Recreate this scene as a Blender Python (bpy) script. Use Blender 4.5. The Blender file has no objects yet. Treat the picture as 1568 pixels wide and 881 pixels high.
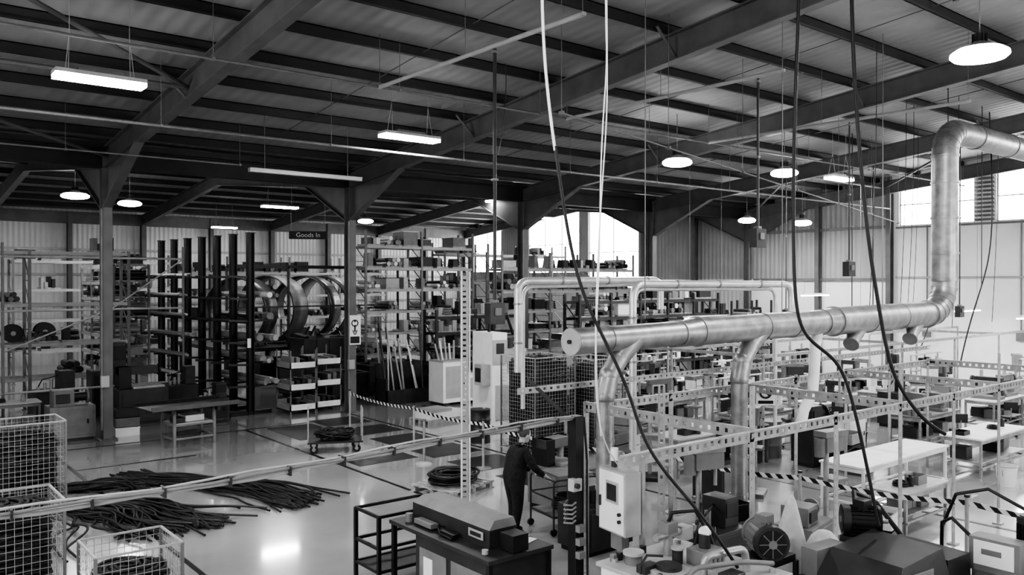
import bpy, math, random
from mathutils import Vector, Matrix
random.seed(7)
R = random.uniform
V = Vector
scene = bpy.context.scene

# ---------------------------------------------------------------- materials
def G(name, val, rough=0.5, metal=0.0, var=0.15, scale=3.0, bump=0.0, ribs=None, emit=0.0, coat=0.0):
    m = bpy.data.materials.new(name); m.use_nodes = True
    nt = m.node_tree; b = nt.nodes['Principled BSDF']
    tc = nt.nodes.new('ShaderNodeTexCoord')
    nz = nt.nodes.new('ShaderNodeTexNoise'); nz.inputs['Scale'].default_value = scale
    nz.inputs['Detail'].default_value = 5
    nt.links.new(tc.outputs['Object'], nz.inputs['Vector'])
    cr = nt.nodes.new('ShaderNodeValToRGB')
    a = val*(1-var); c = min(1, val*(1+var))
    cr.color_ramp.elements[0].position = .3; cr.color_ramp.elements[1].position = .7
    cr.color_ramp.elements[0].color = (a, a, a, 1); cr.color_ramp.elements[1].color = (c, c, c, 1)
    nt.links.new(nz.outputs['Fac'], cr.inputs['Fac'])
    nt.links.new(cr.outputs['Color'], b.inputs['Base Color'])
    b.inputs['Roughness'].default_value = rough
    b.inputs['Metallic'].default_value = metal
    if coat: b.inputs['Coat Weight'].default_value = coat; b.inputs['Coat Roughness'].default_value = .07
    if emit:
        b.inputs['Emission Color'].default_value = (1, 1, 1, 1); b.inputs['Emission Strength'].default_value = emit
    if ribs:
        w = nt.nodes.new('ShaderNodeTexWave'); w.wave_type = 'BANDS'; w.bands_direction = ribs[0]
        w.inputs['Scale'].default_value = ribs[1]; w.inputs['Distortion'].default_value = 0
        nt.links.new(tc.outputs['Object'], w.inputs['Vector'])
        bp = nt.nodes.new('ShaderNodeBump'); bp.inputs['Strength'].default_value = ribs[2]
        bp.inputs['Distance'].default_value = .04
        nt.links.new(w.outputs['Fac'], bp.inputs['Height']); nt.links.new(bp.outputs['Normal'], b.inputs['Normal'])
    elif bump:
        bp = nt.nodes.new('ShaderNodeBump'); bp.inputs['Strength'].default_value = bump
        bp.inputs['Distance'].default_value = .02
        nt.links.new(nz.outputs['Fac'], bp.inputs['Height']); nt.links.new(bp.outputs['Normal'], b.inputs['Normal'])
    return m

M_floor = G('painted_concrete', .36, .2, 0, .2, .4, .05, coat=.9)
M_dark_floor = G('walkway_paint', .035, .3, 0, .2, 2)
M_line = G('line_paint', .012, .4, 0, .2, 2)
M_roof = G('roof_sheet', .27, .6, 0, .22, .5, ribs=('X', 1.0, .3))
M_clad = G('grey_cladding', .34, .5, 0, .16, .5, ribs=('Y', 1.3, .6))
M_cladw = G('pale_cladding', .60, .5, 0, .08, .5, ribs=('X', 1.3, .6))
M_cladwY = G('pale_cladding_end', .60, .5, 0, .08, .5, ribs=('Y', 1.3, .6))
M_white = G('white_paint', .78, .45, 0, .06, 3)
M_wall = G('white_wall_paint', .82, .6, 0, .05, 1)
M_lgrey = G('light_grey_paint', .38, .4, 0, .1, 4)
M_grey = G('grey_paint', .18, .45, 0, .15, 4)
M_cond = G('conduit_grey', .16, .5, 0, .15, 4)
M_steel = G('structural_steel_paint', .13, .5, 0, .18, 2)
M_purlin = G('purlin_steel', .03, .6, 0, .2, 2)
M_dark = G('dark_paint', .035, .4, 0, .25, 5)
M_band = G('rolled_steel', .10, .35, .4, .25, 3)
M_black = G('black_paint', .012, .4, 0, .3, 5)
M_rubber = G('black_rubber', .014, .45, 0, .4, 8)
M_galv = G('galvanised_steel', .34, .40, .65, .25, 5, .05)
M_galv2 = G('galvanised_rack', .38, .42, .5, .2, 6)
M_alu = G('bright_aluminium', .68, .35, .5, .1, 6)
M_card = G('cardboard', .24, .8, 0, .15, 4)
M_ppl_cloth = G('dark_cloth', .018, .9, 0, .4, 14, .3)
M_skin = G('skin', .42, .5, 0, .08, 9)
M_hair = G('short_hair', .07, .7, 0, .4, 60, .5)
M_sack = G('canvas_sack', .6, .9, 0, .12, 8, .4)
M_glow = G('lamp_diffuser', .9, .4, 0, .01, 1, emit=30)
M_bglow = G('lamp_tube', .9, .4, 0, .01, 1, emit=14)
M_wood = G('pallet_wood', .36, .8, 0, .25, 7, .3)
M_floor_cable = G('rubber_hose', .018, .42, 0, .4, 4)

# ---------------------------------------------------------------- mesh builder
class MB:
    def __init__(s): s.v = []; s.f = []; s.m = []; s.s = []; s.mats = []
    def mi(s, m):
        if m not in s.mats: s.mats.append(m)
        return s.mats.index(m)
    def add(s, vs, fs, m, sm=False):
        o = len(s.v); i = s.mi(m); s.v += [tuple(v) for v in vs]
        for f in fs: s.f.append([o+k for k in f]); s.m.append(i); s.s.append(sm)
    def bx(s, x0, x1, y0, y1, z0, z1, m):
        s.add([(x0,y0,z0),(x1,y0,z0),(x1,y1,z0),(x0,y1,z0),(x0,y0,z1),(x1,y0,z1),(x1,y1,z1),(x0,y1,z1)],
              [(0,3,2,1),(4,5,6,7),(0,1,5,4),(1,2,6,5),(2,3,7,6),(3,0,4,7)], m)
    def box(s, c, sz, m, rz=0, rx=0, ry=0):
        M = Matrix.Translation(c) @ Matrix.Rotation(rz,4,'Z') @ Matrix.Rotation(ry,4,'Y') @ Matrix.Rotation(rx,4,'X')
        a, b, d = sz[0]/2, sz[1]/2, sz[2]/2
        vs = [M @ V(q) for q in [(-a,-b,-d),(a,-b,-d),(a,b,-d),(-a,b,-d),(-a,-b,d),(a,-b,d),(a,b,d),(-a,b,d)]]
        s.add(vs, [(0,3,2,1),(4,5,6,7),(0,1,5,4),(1,2,6,5),(2,3,7,6),(3,0,4,7)], m)
    def basis(s, p1, p2, ref=None):
        d = (V(p2)-V(p1)).normalized()
        up = V(ref) if ref else (V((0,0,1)) if abs(d.z) < .95 else V((0,1,0)))
        sd = d.cross(up).normalized(); return d, sd, sd.cross(d)
    def beam(s, p1, p2, w, h, m, ref=None, off=(0,0)):
        p1 = V(p1); p2 = V(p2); d, sd, up = s.basis(p1, p2, ref)
        o = sd*off[0]+up*off[1]; vs = []
        for p in (p1, p2):
            for a, b in ((-1,-1),(1,-1),(1,1),(-1,1)): vs.append(p+o+sd*a*w/2+up*b*h/2)
        s.add(vs, [(0,1,2,3),(7,6,5,4),(0,4,5,1),(1,5,6,2),(2,6,7,3),(3,7,4,0)], m)
    def ibeam(s, p1, p2, dep, w, m, ref=None, t=.025):
        s.beam(p1,p2,w,t,m,ref,(0,dep/2-t/2)); s.beam(p1,p2,w,t,m,ref,(0,-dep/2+t/2)); s.beam(p1,p2,t,dep-2*t,m,ref)
    def punched(s, p1, p2, w, m, pitch=.12, ref=None, t=.012):
        p1 = V(p1); p2 = V(p2); d, sd, up = s.basis(p1,p2,ref); L = (p2-p1).length
        s.beam(p1,p2,t,w*.3,m,ref,(0,w*.35)); s.beam(p1,p2,t,w*.3,m,ref,(0,-w*.35))
        s.beam(p1,p2,w*.4,t,m,ref,(w*.2,w*.5-t/2))
        n = int(L/pitch)
        for i in range(n):
            a = p1+d*(i*pitch); s.beam(a, a+d*pitch*.62, t, w*.42, m, ref)
    def tube(s, pts, r, m, n=8, cap=True):
        pts = [V(p) for p in pts]; N = len(pts)
        rs = r if isinstance(r,(list,tuple)) else [r]*N
        t0 = (pts[1]-pts[0]).normalized()
        nr = t0.cross(V((0,0,1)))
        if nr.length < .05: nr = t0.cross(V((0,1,0)))
        nr.normalize(); vs = []
        for i in range(N):
            if i == 0: t = pts[1]-pts[0]
            elif i == N-1: t = pts[-1]-pts[-2]
            else: t = (pts[i+1]-pts[i]).normalized()+(pts[i]-pts[i-1]).normalized()
            if t.length < 1e-6: t = t0
            t.normalize(); nr = (nr - t*nr.dot(t)).normalized(); bn = t.cross(nr)
            for k in range(n):
                a = 2*math.pi*k/n; vs.append(pts[i]+(nr*math.cos(a)+bn*math.sin(a))*rs[i])
        fs = [(i*n+k, i*n+(k+1)%n, (i+1)*n+(k+1)%n, (i+1)*n+k) for i in range(N-1) for k in range(n)]
        s.add(vs, fs, m, True)
        if cap:
            s.add(vs[:n], [tuple(range(n))[::-1]], m); s.add(vs[-n:], [tuple(range(n))], m)
    def cyl(s, p1, p2, r, m, n=14, r2=None): s.tube([p1,p2],[r, r if r2 is None else r2], m, n)
    def ell(s, c, r, m, nu=14, nv=9, M=None):
        vs = []; fs = []
        for j in range(nv+1):
            ph = math.pi*j/nv
            for i in range(nu):
                th = 2*math.pi*i/nu
                q = V((r[0]*math.sin(ph)*math.cos(th), r[1]*math.sin(ph)*math.sin(th), r[2]*math.cos(ph)))
                if M: q = M @ q
                vs.append(q+V(c))
        for j in range(nv):
            for i in range(nu): fs.append((j*nu+i,(j+1)*nu+i,(j+1)*nu+(i+1)%nu,j*nu+(i+1)%nu))
        s.add(vs, fs, m, True)
    def ring(s, c, Rr, r, m, axis='Z', n=24, k=6, a0=0, a1=2*math.pi):
        pts = []
        for i in range(n+1):
            a = a0+(a1-a0)*i/n; x = Rr*math.cos(a); y = Rr*math.sin(a)
            o = {'Z':(x,y,0),'X':(0,x,y),'Y':(x,0,y)}[axis]; pts.append(V(c)+V(o))
        s.tube(pts, r, m, k, cap=False)
    def disc(s, c, axis, r, th, m, n=20):
        a = V(axis).normalized()*th/2; s.cyl(V(c)-a, V(c)+a, r, m, n)
    def grid(s, p0, u, v, nu, nv, r, m):
        p0 = V(p0); u = V(u); v = V(v)
        for i in range(nu+1): q = p0+u*(i/nu); s.beam(q, q+v, r, r, m, ref=u.cross(v))
        for j in range(nv+1): q = p0+v*(j/nv); s.beam(q, q+u, r, r, m, ref=u.cross(v))
    def quadprism(s, ya, yb, za0, zb0, za1, zb1, x0, x1, m):
        vs = [(x0,ya,za0),(x0,yb,zb0),(x0,yb,zb1),(x0,ya,za1),(x1,ya,za0),(x1,yb,zb0),(x1,yb,zb1),(x1,ya,za1)]
        s.add(vs, [(0,3,2,1),(4,5,6,7),(0,1,5,4),(1,2,6,5),(2,3,7,6),(3,0,4,7)], m)
    def obj(s, name, loc=(0,0,0), rz=0, bevel=0, parent=None):
        me = bpy.data.meshes.new(name); me.from_pydata(s.v, [], s.f)
        for mt in s.mats: me.materials.append(mt)
        me.polygons.foreach_set('material_index', s.m); me.polygons.foreach_set('use_smooth', s.s); me.update()
        o = bpy.data.objects.new(name, me); scene.collection.objects.link(o)
        o.location = loc; o.rotation_euler = (0,0,rz)
        if parent: o.parent = parent
        if bevel:
            b = o.modifiers.new('bevel','BEVEL'); b.width = bevel; b.segments = 2; b.limit_method = 'ANGLE'
        return o

def cables(name, splines, r, mat, res=2, parent=None):
    cu = bpy.data.curves.new(name,'CURVE'); cu.dimensions = '3D'; cu.bevel_depth = r; cu.bevel_resolution = 1
    cu.use_fill_caps = True; cu.resolution_u = res
    for pts in splines:
        sp = cu.splines.new('NURBS'); sp.points.add(len(pts)-1)
        for i, p in enumerate(pts): sp.points[i].co = (p[0],p[1],p[2],1)
        sp.use_endpoint_u = True; sp.order_u = min(4,len(pts))
    cu.materials.append(mat)
    o = bpy.data.objects.new(name, cu); scene.collection.objects.link(o)
    if parent: o.parent = parent
    return o

# ---------------------------------------------------------------- room shell
X0, X1, Y0, Y1 = -8.0, 34.8, -8.0, 48.0
def zr(y):
    if y < 4: return 10.07-.1*(4-y)
    if y < 24.2: return 8.05+.1*(24.2-y)
    if y < 36.1: return 8.05+.1*(y-24.2)
    return 9.24-.1*(y-36.1)
b = MB(); b.bx(X0,X1,Y0,Y1,-.2,0,M_floor); b.obj('floor')
b = MB()
for ya, yb in ((Y0,4),(4,24.2),(24.2,36.1),(36.1,Y1)):
    za, zb = zr(ya+1e-4), zr(yb-1e-4)
    b.quadprism(ya,yb,za,zb,za+.15,zb+.15,X0,X1,M_roof)
b.obj('ceiling')

def wallX(name, x, th, openings, matf, splits):
    b = MB(); ys = sorted(set([Y0,4,24.2,36.1,Y1]+splits+[o[0] for o in openings]+[o[1] for o in openings]))
    for ya, yb in zip(ys, ys[1:]):
        ym = (ya+yb)/2; zs = [0, 4.4, 6.6]; op = [o for o in openings if o[0]-.01 <= ya and yb <= o[1]+.01]
        for o in op: zs += [o[2], o[3]]
        zs = sorted(set(zs))
        for i, z in enumerate(zs):
            top = zs[i+1] if i+1 < len(zs) else None
            zm = (z+top)/2 if top else z+.2
            if any(o[2] < zm < o[3] for o in op): continue
            ta = top if top else zr(ya+1e-4); tb = top if top else zr(yb-1e-4)
            b.quadprism(ya,yb,z,z,ta,tb,x,x+th,matf(ym,zm))
    return b.obj(name)
end_op = [(44,47.3,4.9,7.9),(36.4,41.2,4.8,8.75),(31.6,35.6,3.9,8.5),(13.9,16.9,6.6,8.55),(8.0,13.1,6.6,8.75),(2,7,6.6,8.9)]
def mend(y,z):
    if y > 24.2: return M_cladwY if z < 4.4 else M_clad
    if y > 17.2: return M_wall if z < 4.4 else M_clad
    return M_wall
wallX('wall_east', X1, .25, end_op, mend, [17.2])
west_op = [(-4,2,3.2,6.4),(8,13,3.2,6.4)]  # unseen openings behind the camera, added to let in fill light
wallX('wall_west', X0-.25, .25, west_op, lambda y,z: M_cladwY, [])
b = MB(); b.bx(X0,X1,Y1,Y1+.25,0,8.1,M_cladw); b.obj('wall_north')
b = MB(); south = [(14,20),(24,30)]  # unseen openings, invented to bring more daylight into the hall
xs = [X0]+[v for o in south for v in o]+[X1]
b.bx(X0,X1,Y0-.25,Y0,0,3.2,M_cladw); b.bx(X0,X1,Y0-.25,Y0,6.4,8.87,M_cladw)
for i in range(0,len(xs),2): b.bx(xs[i],xs[i+1],Y0-.25,Y0,3.2,6.4,M_cladw)
b.obj('wall_south')
pn = 0
def portal(c, rot, sx, sy):
    global pn
    pn += 1
    l = bpy.data.lights.new('daylight_portal','AREA'); l.shape = 'RECTANGLE'; l.size = sx; l.size_y = sy
    l.cycles.is_portal = True
    o = bpy.data.objects.new('daylight_portal', l); scene.collection.objects.link(o); o.location = c; o.rotation_euler = rot
wi = 1
def win_frame(axis, p, a0, a1, z0, z1, n):
    global wi
    b = MB(); w = .05
    def bar(a,bb,za,zb):
        if axis == 'X': b.bx(p-.03,p+.05,a,bb,za,zb,M_lgrey)
        else: b.bx(a,bb,p-.05,p+.03,za,zb,M_lgrey)
    bar(a0,a1,z0,z0+w); bar(a0,a1,z1-w,z1)
    for i in range(n+1):
        q = a0+(a1-a0-w)*i/n; bar(q,q+w,z0,z1)
    zm = z0+(z1-z0)*.45; bar(a0,a1,zm,zm+.04)
    b.obj('window_%d' % wi); wi += 1
for (a,c,z0,z1) in end_op:
    win_frame('X', X1+.1, a, c, z0, z1, max(2,int((c-a)/1.5)))
    portal((X1+.2,(a+c)/2,(z0+z1)/2),(0,math.pi/2,0),z1-z0,c-a)
for (a,c,z0,z1) in west_op:
    win_frame('X', X0-.1, a, c, z0, z1, 4)  # frames for the added west fill-light openings
    portal((X0-.2,(a+c)/2,(z0+z1)/2),(0,-math.pi/2,0),z1-z0,c-a)
for a, c in south:
    win_frame('Y', Y0-.1, a, c, 3.2, 6.4, 4)  # frames for the added south fill-light openings
    portal(((a+c)/2,Y0-.2,4.8),(-math.pi/2,0,0),c-a,3.2)
b = MB()
for i in range(12): b.box((X1-.05,13.5,6.7+i*.16),(.1,.72,.03),M_grey,ry=.6)
b.obj('trim_1')
b = MB()
b.bx(X1-.12,X1,17.2,24.0,4.3,4.42,M_grey); b.bx(X1-.1,X1,17.2,24.0,6.55,6.67,M_grey)
b.bx(X1-.08,X1,3,17.0,4.4,4.48,M_lgrey); b.bx(X1-.08,X1,3,17.0,6.5,6.58,M_grey)
for y in (17.2,20.5,27.5,31.0): b.ibeam((X1-.2,y,0),(X1-.2,y,zr(y)-.3),.3,.2,M_steel,ref=(1,0,0))
for y in (15.7,12.2,10.2): b.cyl((X1-.05,y,2.2),(X1-.05,y,6.6),.03,M_grey,8); b.box((X1-.08,y,2.2),(.12,.3,.4),M_grey)
b.obj('trim_2')
b = MB()
for x in (2,9.3,16.6,23.9,31.2): b.ibeam((x,Y1-.25,0),(x,Y1-.25,7.9),.35,.2,M_steel,ref=(0,1,0))
for z in (1.6,3.0,4.6,5.9): b.bx(X0,X1,Y1-.1,Y1-.02,z,z+.12,M_lgrey)
b.bx(X0,X1,Y1-.35,Y1-.05,7.3,7.9,M_steel)
b.obj('trim_3')

b = MB()
for (x0,x1,y0,y1) in ((4.05,4.13,8,23.3),(9.0,9.08,12,23.3),(2,11.3,23.25,23.33),(4.15,6.8,20.6,20.68),(12.75,12.83,3,24),
                      (15.5,15.6,3,24)):
    b.bx(x0,x1,y0,y1,.0005,.004,M_line)
for y in range(0,6):
    b.bx(11.15,12.6,13+y*1.85,14.3+y*1.85,.0005,.005,M_dark_floor)
b.bx(9.6,11.0,20.8,23.1,.0005,.005,M_dark_floor); b.bx(9.3,10.9,17.0,18.0,.0005,.005,M_dark_floor)
b.obj('floor_marking')

# ---------------------------------------------------------------- steel frame
cols = [-1.7, 5.6, 12.9, 20.2, 27.5, 34.5]
for i, x in enumerate(cols):
    b = MB()
    for ya, yb in ((Y0+.1,4),(4,24.2),(24.2,36.1),(36.1,Y1-.1)):
        b.ibeam((x,ya,zr(ya+1e-4)-.5),(x,yb,zr(yb-1e-4)-.5),.55,.24,M_steel,t=.03)
    for sgn in (-1,1):
        for (yc, L) in ((24.2,3.2),):
            ye = yc+sgn*L; zc = 6.25; ze = zr(ye)-.75
            za = zr(yc)-.7
            tri = [(x-.02,yc+sgn*.18,zc),(x-.02,ye,ze),(x-.02,yc+sgn*.18,za+.1),(x+.02,yc+sgn*.18,zc),(x+.02,ye,ze),(x+.02,yc+sgn*.18,za+.1)]
            b.add(tri,[(0,1,2),(5,4,3),(0,3,4,1),(1,4,5,2),(2,5,3,0)],M_steel)
            b.beam((x,yc+sgn*.16,zc),(x,ye,ze),.24,.03,M_steel)
    if x < 34: b.ibeam((x,24.2,0),(x,24.2,7.6),.36,.24,M_steel,ref=(0,1,0),t=.025)
    else: b.ibeam((x,24.2,0),(x,24.2,7.6),.3,.2,M_steel,ref=(0,1,0))
    b.ibeam((x,Y1-.3,0),(x,Y1-.3,7.7),.36,.24,M_steel,ref=(0,1,0))
    b.box((x,24.2,.02),(.45,.5,.04),M_steel)
    b.cyl((x-.16,24.0,0.3),(x-.16,24.0,6.2),.03,M_grey,8); b.box((x-.1,23.95,1.6),(.2,.12,.3),M_lgrey)
    b.obj('portal_frame')
b = MB()
y = 22.9
ys = []
while y > Y0: ys.append(y); y -= 1.72
y = 25.6
while y < Y1-.5: ys.append(y); y += 1.72
for y in ys:
    z = zr(y)
    b.bx(X0,X1,y-.012,y+.012,z-.22,z,M_purlin); b.bx(X0,X1,y-.08,y+.012,z-.22,z-.2,M_purlin)
    b.bx(X0,X1,y-.012,y+.09,z-.02,z-.001,M_purlin)
b.obj('roof_purlins')
b = MB()
b.ibeam((X0,24.2,7.55),(X1,24.2,7.55),.5,.3,M_purlin)
b.bx(X0,X1,23.85,24.55,7.8,7.95,M_purlin)
b.obj('valley_gutter_beam')
b = MB()
def rod(p,q,r=.045,m=M_steel): b.cyl(p,q,r,m,8)
for (xa,xb) in ((-1.7,5.6),(27.5,34.5)):
    for ya,yb in ((4,10.7),(10.7,17.4),(17.4,23.9),(24.5,30),(30,36)):
        rod((xa,ya,zr(ya)-.5),(xb,yb,zr(yb)-.5)); 
    for y in (10.7,17.4,30): rod((xa,y,zr(y)-.5),(xb,y,zr(y)-.5),.05)
for x in cols[1:-1]:
    for y in (10.7,17.4):
        rod((x,y-.0,zr(y)-.75),(x+.6,y,zr(y)-.2),.03); rod((x,y,zr(y)-.75),(x-.6,y,zr(y)-.2),.03)
b.obj('roof_bracing')
b = MB()
for x in cols[:-1]:
    for k,(ya,yb) in enumerate(((6,22.9),(25.5,36))):
        xm = x+3.65; y = ya
        while y < yb-1.6:
            b.cyl((xm,y,zr(y)-.12),(xm+.01,y+1.72,zr(y+1.72)-.12),.012,M_steel,5); y += 1.72
b.obj('purlin_sag_rods')

def conduit(name, pts, r=.025, m=M_cond, hang=True):
    b = MB(); b.tube(pts, r, m, 8)
    if hang:
        p, q = V(pts[0]), V(pts[-1]); n = max(2,int((q-p).length/3.6))
        for i in range(n+1):
            a = p.lerp(q,i/n); b.cyl((a.x,a.y,a.z),(a.x,a.y,zr(a.y)-.05),.006,M_cond,5)
            b.box((a.x,a.y,a.z),(.05,.09,.05),m)
    return b.obj(name)
conduit('overhead_conduit',[(-6,16.9,7.3),(34,16.9,7.3)],.03)
conduit('overhead_conduit',[(-6,14,8.0),(34,14,8.0)],.025)
conduit('overhead_conduit',[(-4,20.9,7.25),(8,20.9,7.25)],.02)
conduit('overhead_conduit',[(8.1,8.4,8.0),(8.1,14,8.0)],.04,M_lgrey)
conduit('overhead_conduit',[(13,8.4,8.0),(13,14,8.0)],.04,M_lgrey)
conduit('overhead_conduit',[(18.2,7.4,8.0),(18.2,14,8.0)],.04,M_lgrey)
conduit('overhead_conduit',[(8.8,9.6,6.9),(30,14.6,6.4)],.018)
b = MB(); b.bx(7.9,11.0,19.95,20.1,6.98,7.06,M_lgrey); b.bx(7.9,11.0,19.93,20.12,7.06,7.08,M_lgrey)
for x in (8.3,10.6): b.cyl((x,20.02,7.06),(x,20.02,zr(20)-.05),.008,M_grey,5)
b.obj('suspended_cable_tray')
def drop(x,y,zt,zb,r=.03,box=True,m=M_dark):
    b = MB(); b.cyl((0,0,zb),(0,0,zt),r,m,8)
    if box:
        b.box((0,0,zb-.05),(.3,.16,.34),M_dark); b.box((.0,-.09,zb-.02),(.12,.03,.12),M_grey)
        b.box((0,0,zb+.14),(.1,.1,.05),M_grey)
    for z in (zt-.05,(zt+zb)/2): b.box((0,0,z),(r*3,r*3,.04),M_grey)
    b.obj('power_drop_pole',(x,y,0),bevel=.005)
drop(8.1,10.4,7.95,3.8); drop(13,8.9,7.95,5.1,.025); drop(18.2,10,7.95,4.6,.02); drop(22,12,8.4,3.2,.015); drop(25,16,8.4,3.2,.02)
drop(28,14.5,8.6,3.0,.02); drop(21,9.0,9,4.2,.012,False); drop(24,9.4,9,4.2,.012,False); drop(26.5,11,9,3.4,.02)

# ---------------------------------------------------------------- lamps
def add_light(parent, kind, sx, sy, e, z):
    l = bpy.data.lights.new('lamp_light','AREA'); l.shape = kind; l.size = sx
    if kind == 'RECTANGLE': l.size_y = sy
    l.energy = e; o = bpy.data.objects.new('lamp_light', l); scene.collection.objects.link(o); o.parent = parent
    o.location = (0,0,z)
def panel(x,y,z,L=1.3,e=170,rz=0):
    b = MB(); W=.36
    b.box((0,0,.06),(L,W,.06),M_lgrey); b.box((0,0,.0),(L*.99,W*.98,.08),M_glow)
    b.box((0,0,.12),(L*.5,.16,.08),M_grey)
    h = zr(y)-z-.05
    for sx in (-1,1):
        for sy in (-1,1): b.cyl((sx*L*.36,sy*.12,.09),(sx*L*.33,0,min(.75,h*.8)),.006,M_lgrey,5)
        b.cyl((sx*L*.33,0,min(.75,h*.8)),(sx*L*.33,0,h),.006,M_lgrey,5)
    o = b.obj('led_panel_light',(x,y,z),rz); add_light(o,'RECTANGLE',L*.95,.32,e,-.06)
def bay(x,y,z,r=.3,e=150):
    b = MB(); h = zr(y)-z-.05
    b.tube([(0,0,.18),(0,0,.12),(0,0,.06)],[.1,.2,r*.8],M_lgrey,20)
    b.tube([(0,0,.06),(0,0,.0),(0,0,-.05),(0,0,-.10),(0,0,-.14)],[r*.8,r,r*1.02,r*.9,r*.5],M_glow,24)
    b.cyl((0,0,.16),(0,0,.32),.09,M_dark,12); b.cyl((0,0,.3),(0,0,h),.01,M_grey,6)
    for k in range(8):
        a = k*math.pi/4; b.box((.1*math.cos(a),.1*math.sin(a),.24),(.05,.008,.14),M_dark,rz=a)
    o = b.obj('high_bay_lamp',(x,y,z)); add_light(o,'DISK',r*1.8,0,e,-.16)
panel(3.3,14.6,7.5,1.35); panel(10.35,16.5,7.6,1.5)
bay(18.1,15.0,7.6,.4); bay(14.7,5.8,8.05,.44); bay(22.4,14.4,7.6,.4); panel(24.5,13.8,7.5,1.2)
bay(30.6,21.5,6.95,.36); bay(30.7,18.9,6.7,.36)
bay(6.9,34.4,7.5,.48,80); bay(9.3,36.3,7.5,.45,80); panel(14.9,34.3,7.5,1.6,80); bay(21.7,39,7.5,.4,80); panel(20.6,26.0,7.45,1.4,80)
for (x,y,e) in ((-3,10,150),(-3,2,150),(3,3,150),(10,-2,150),(-3,20,120),(0,34,60),(24,4,170),(30,6,170),(28,32,60),(4,42,60),(16,44,60)):  # extra hidden panels, added to brighten the hall
    panel(x,y,zr(y)-1.3 if zr(y)-1.3 < 8.4 else 8.4,1.3,e)
def tubelight(x,y,z,L=1.5,rz=0,e=40):
    b = MB(); b.box((0,0,.05),(L,.2,.06),M_white); b.box((0,0,0),(L*.96,.14,.05),M_bglow)
    for s in (-1,1): b.cyl((s*L*.4,0,.08),(s*L*.4,0,zr(y)-z-.05),.006,M_grey,5)
    o = b.obj('workstation_strip_light',(x,y,z),rz); add_light(o,'RECTANGLE',L*.9,.14,e,-.04)
tubelight(23.5,18.2,3.0,2.2); tubelight(28.5,17.0,3.75,1.8); tubelight(30,10.2,3.1,2.4); tubelight(26,13.5,3.0,1.8); tubelight(32,13,3.2,2)

# ---------------------------------------------------------------- extraction duct
b = MB(); Yd = 8.4
def seg(x0,x1,r,z0,z1): b.tube([(x0,Yd,z0),(x1,Yd,z1)],r,M_galv,24)
seg(7.9,10.2,.19,3.42,3.45)
b.tube([(10.2,Yd,3.45),(10.6,Yd,3.46)],[.19,.23],M_galv,24)
seg(10.6,14.3,.23,3.46,3.5)
b.tube([(14.3,Yd,3.5),(14.7,Yd,3.5)],[.23,.27],M_galv,24)
seg(14.7,18.7,.27,3.5,3.55)
for x,r,z in ((8.6,.2,3.43),(10.2,.205,3.45),(10.62,.245,3.46),(12.4,.24,3.48),(13.3,.24,3.49),(14.3,.25,3.5),(14.7,.29,3.5),(16,.28,3.51),(17.3,.28,3.53),(18.6,.3,3.55)):
    b.cyl((x-.025,Yd,z),(x+.025,Yd,z),r,M_galv,24)
b.disc((7.88,Yd,3.42),(1,0,0),.19,.03,M_lgrey,24); b.disc((7.85,Yd,3.42),(1,0,0),.03,.04,M_dark)
arc = [(18.7+.75*math.sin(a),Yd,3.55+.75-.75*math.cos(a)) for a in [i*math.pi/2/6 for i in range(7)]]
b.tube(arc,.27,M_galv,24)
for i in range(1,6): 
    p = V(arc[i]); d = (V(arc[i+1])-V(arc[i-1])).normalized(); b.cyl(p-d*.012,p+d*.012,.28,M_galv,24)
b.cyl((19.45,Yd,4.3),(19.45,Yd,7.1),.28,M_galv,24)
for z in (4.3,4.9,5.7,6.5,7.1): b.cyl((19.45,Yd,z-.025),(19.45,Yd,z+.025),.3,M_galv,24)
arc = [(19.45+.6-.6*math.cos(a),Yd,7.1+.6*math.sin(a)) for a in [i*math.pi/2/6 for i in range(7)]]
b.tube(arc,.28,M_galv,24)
for i in range(1,6):
    p = V(arc[i]); d = (V(arc[i+1])-V(arc[i-1])).normalized(); b.cyl(p-d*.012,p+d*.012,.29,M_galv,24)
b.cyl((20.05,Yd,7.7),(34.75,Yd,7.7),.28,M_galv,24)
for x in range(21,34,2): b.cyl((x,Yd,7.7),(x+.05,Yd,7.7),.3,M_galv,24)
def branch(x, z0, zb, r, dx=-.35, dy=0):
    q = [(x+.55,Yd,z0+.02),(x+.3,Yd+dy*.3,z0-.25),(x+.08,Yd+dy*.8,z0-.5),(x,Yd+dy,z0-.8)]
    b.tube([q[0],q[1]],[r*1.5,r*1.15],M_galv,20); b.tube(q[1:],r*1.1,M_galv,20)
    for k in q[1:]: b.ell(k,(r*1.14,r*1.14,r*1.14),M_galv,16,8)
    b.cyl((x,Yd+dy,z0-.8),(x,Yd+dy,zb),r,M_galv,20)
    z = z0-.8
    while z > zb: b.cyl((x,Yd+dy,z-.03),(x,Yd+dy,z+.03),r*1.1,M_galv,20); z -= .65
branch(8.55,3.4,.9,.13); branch(11.75,3.42,.35,.14); 
b.tube([(14.2,Yd,3.45),(14.1,Yd,3.1),(14.05,Yd,2.6),(14.0,Yd,2.2),(13.7,Yd,1.9),(13.6,Yd,1.6)],.1,M_white,14)
for x in (15.2,17.6):
    b.tube([(x+.5,Yd,3.4),(x+.15,Yd-.05,3.14),(x,Yd-.1,3.06)],[.17,.14,.13],M_galv,16)
    b.disc((x-.01,Yd-.1,3.05),(1,.2,.6),.15,.03,M_grey)
for x in (9.4,13.0,16.6): 
    b.beam((x,Yd,3.7),(x,Yd,zr(Yd)-.3),.012,.012,M_grey)
b.obj('extraction_duct')

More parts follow.
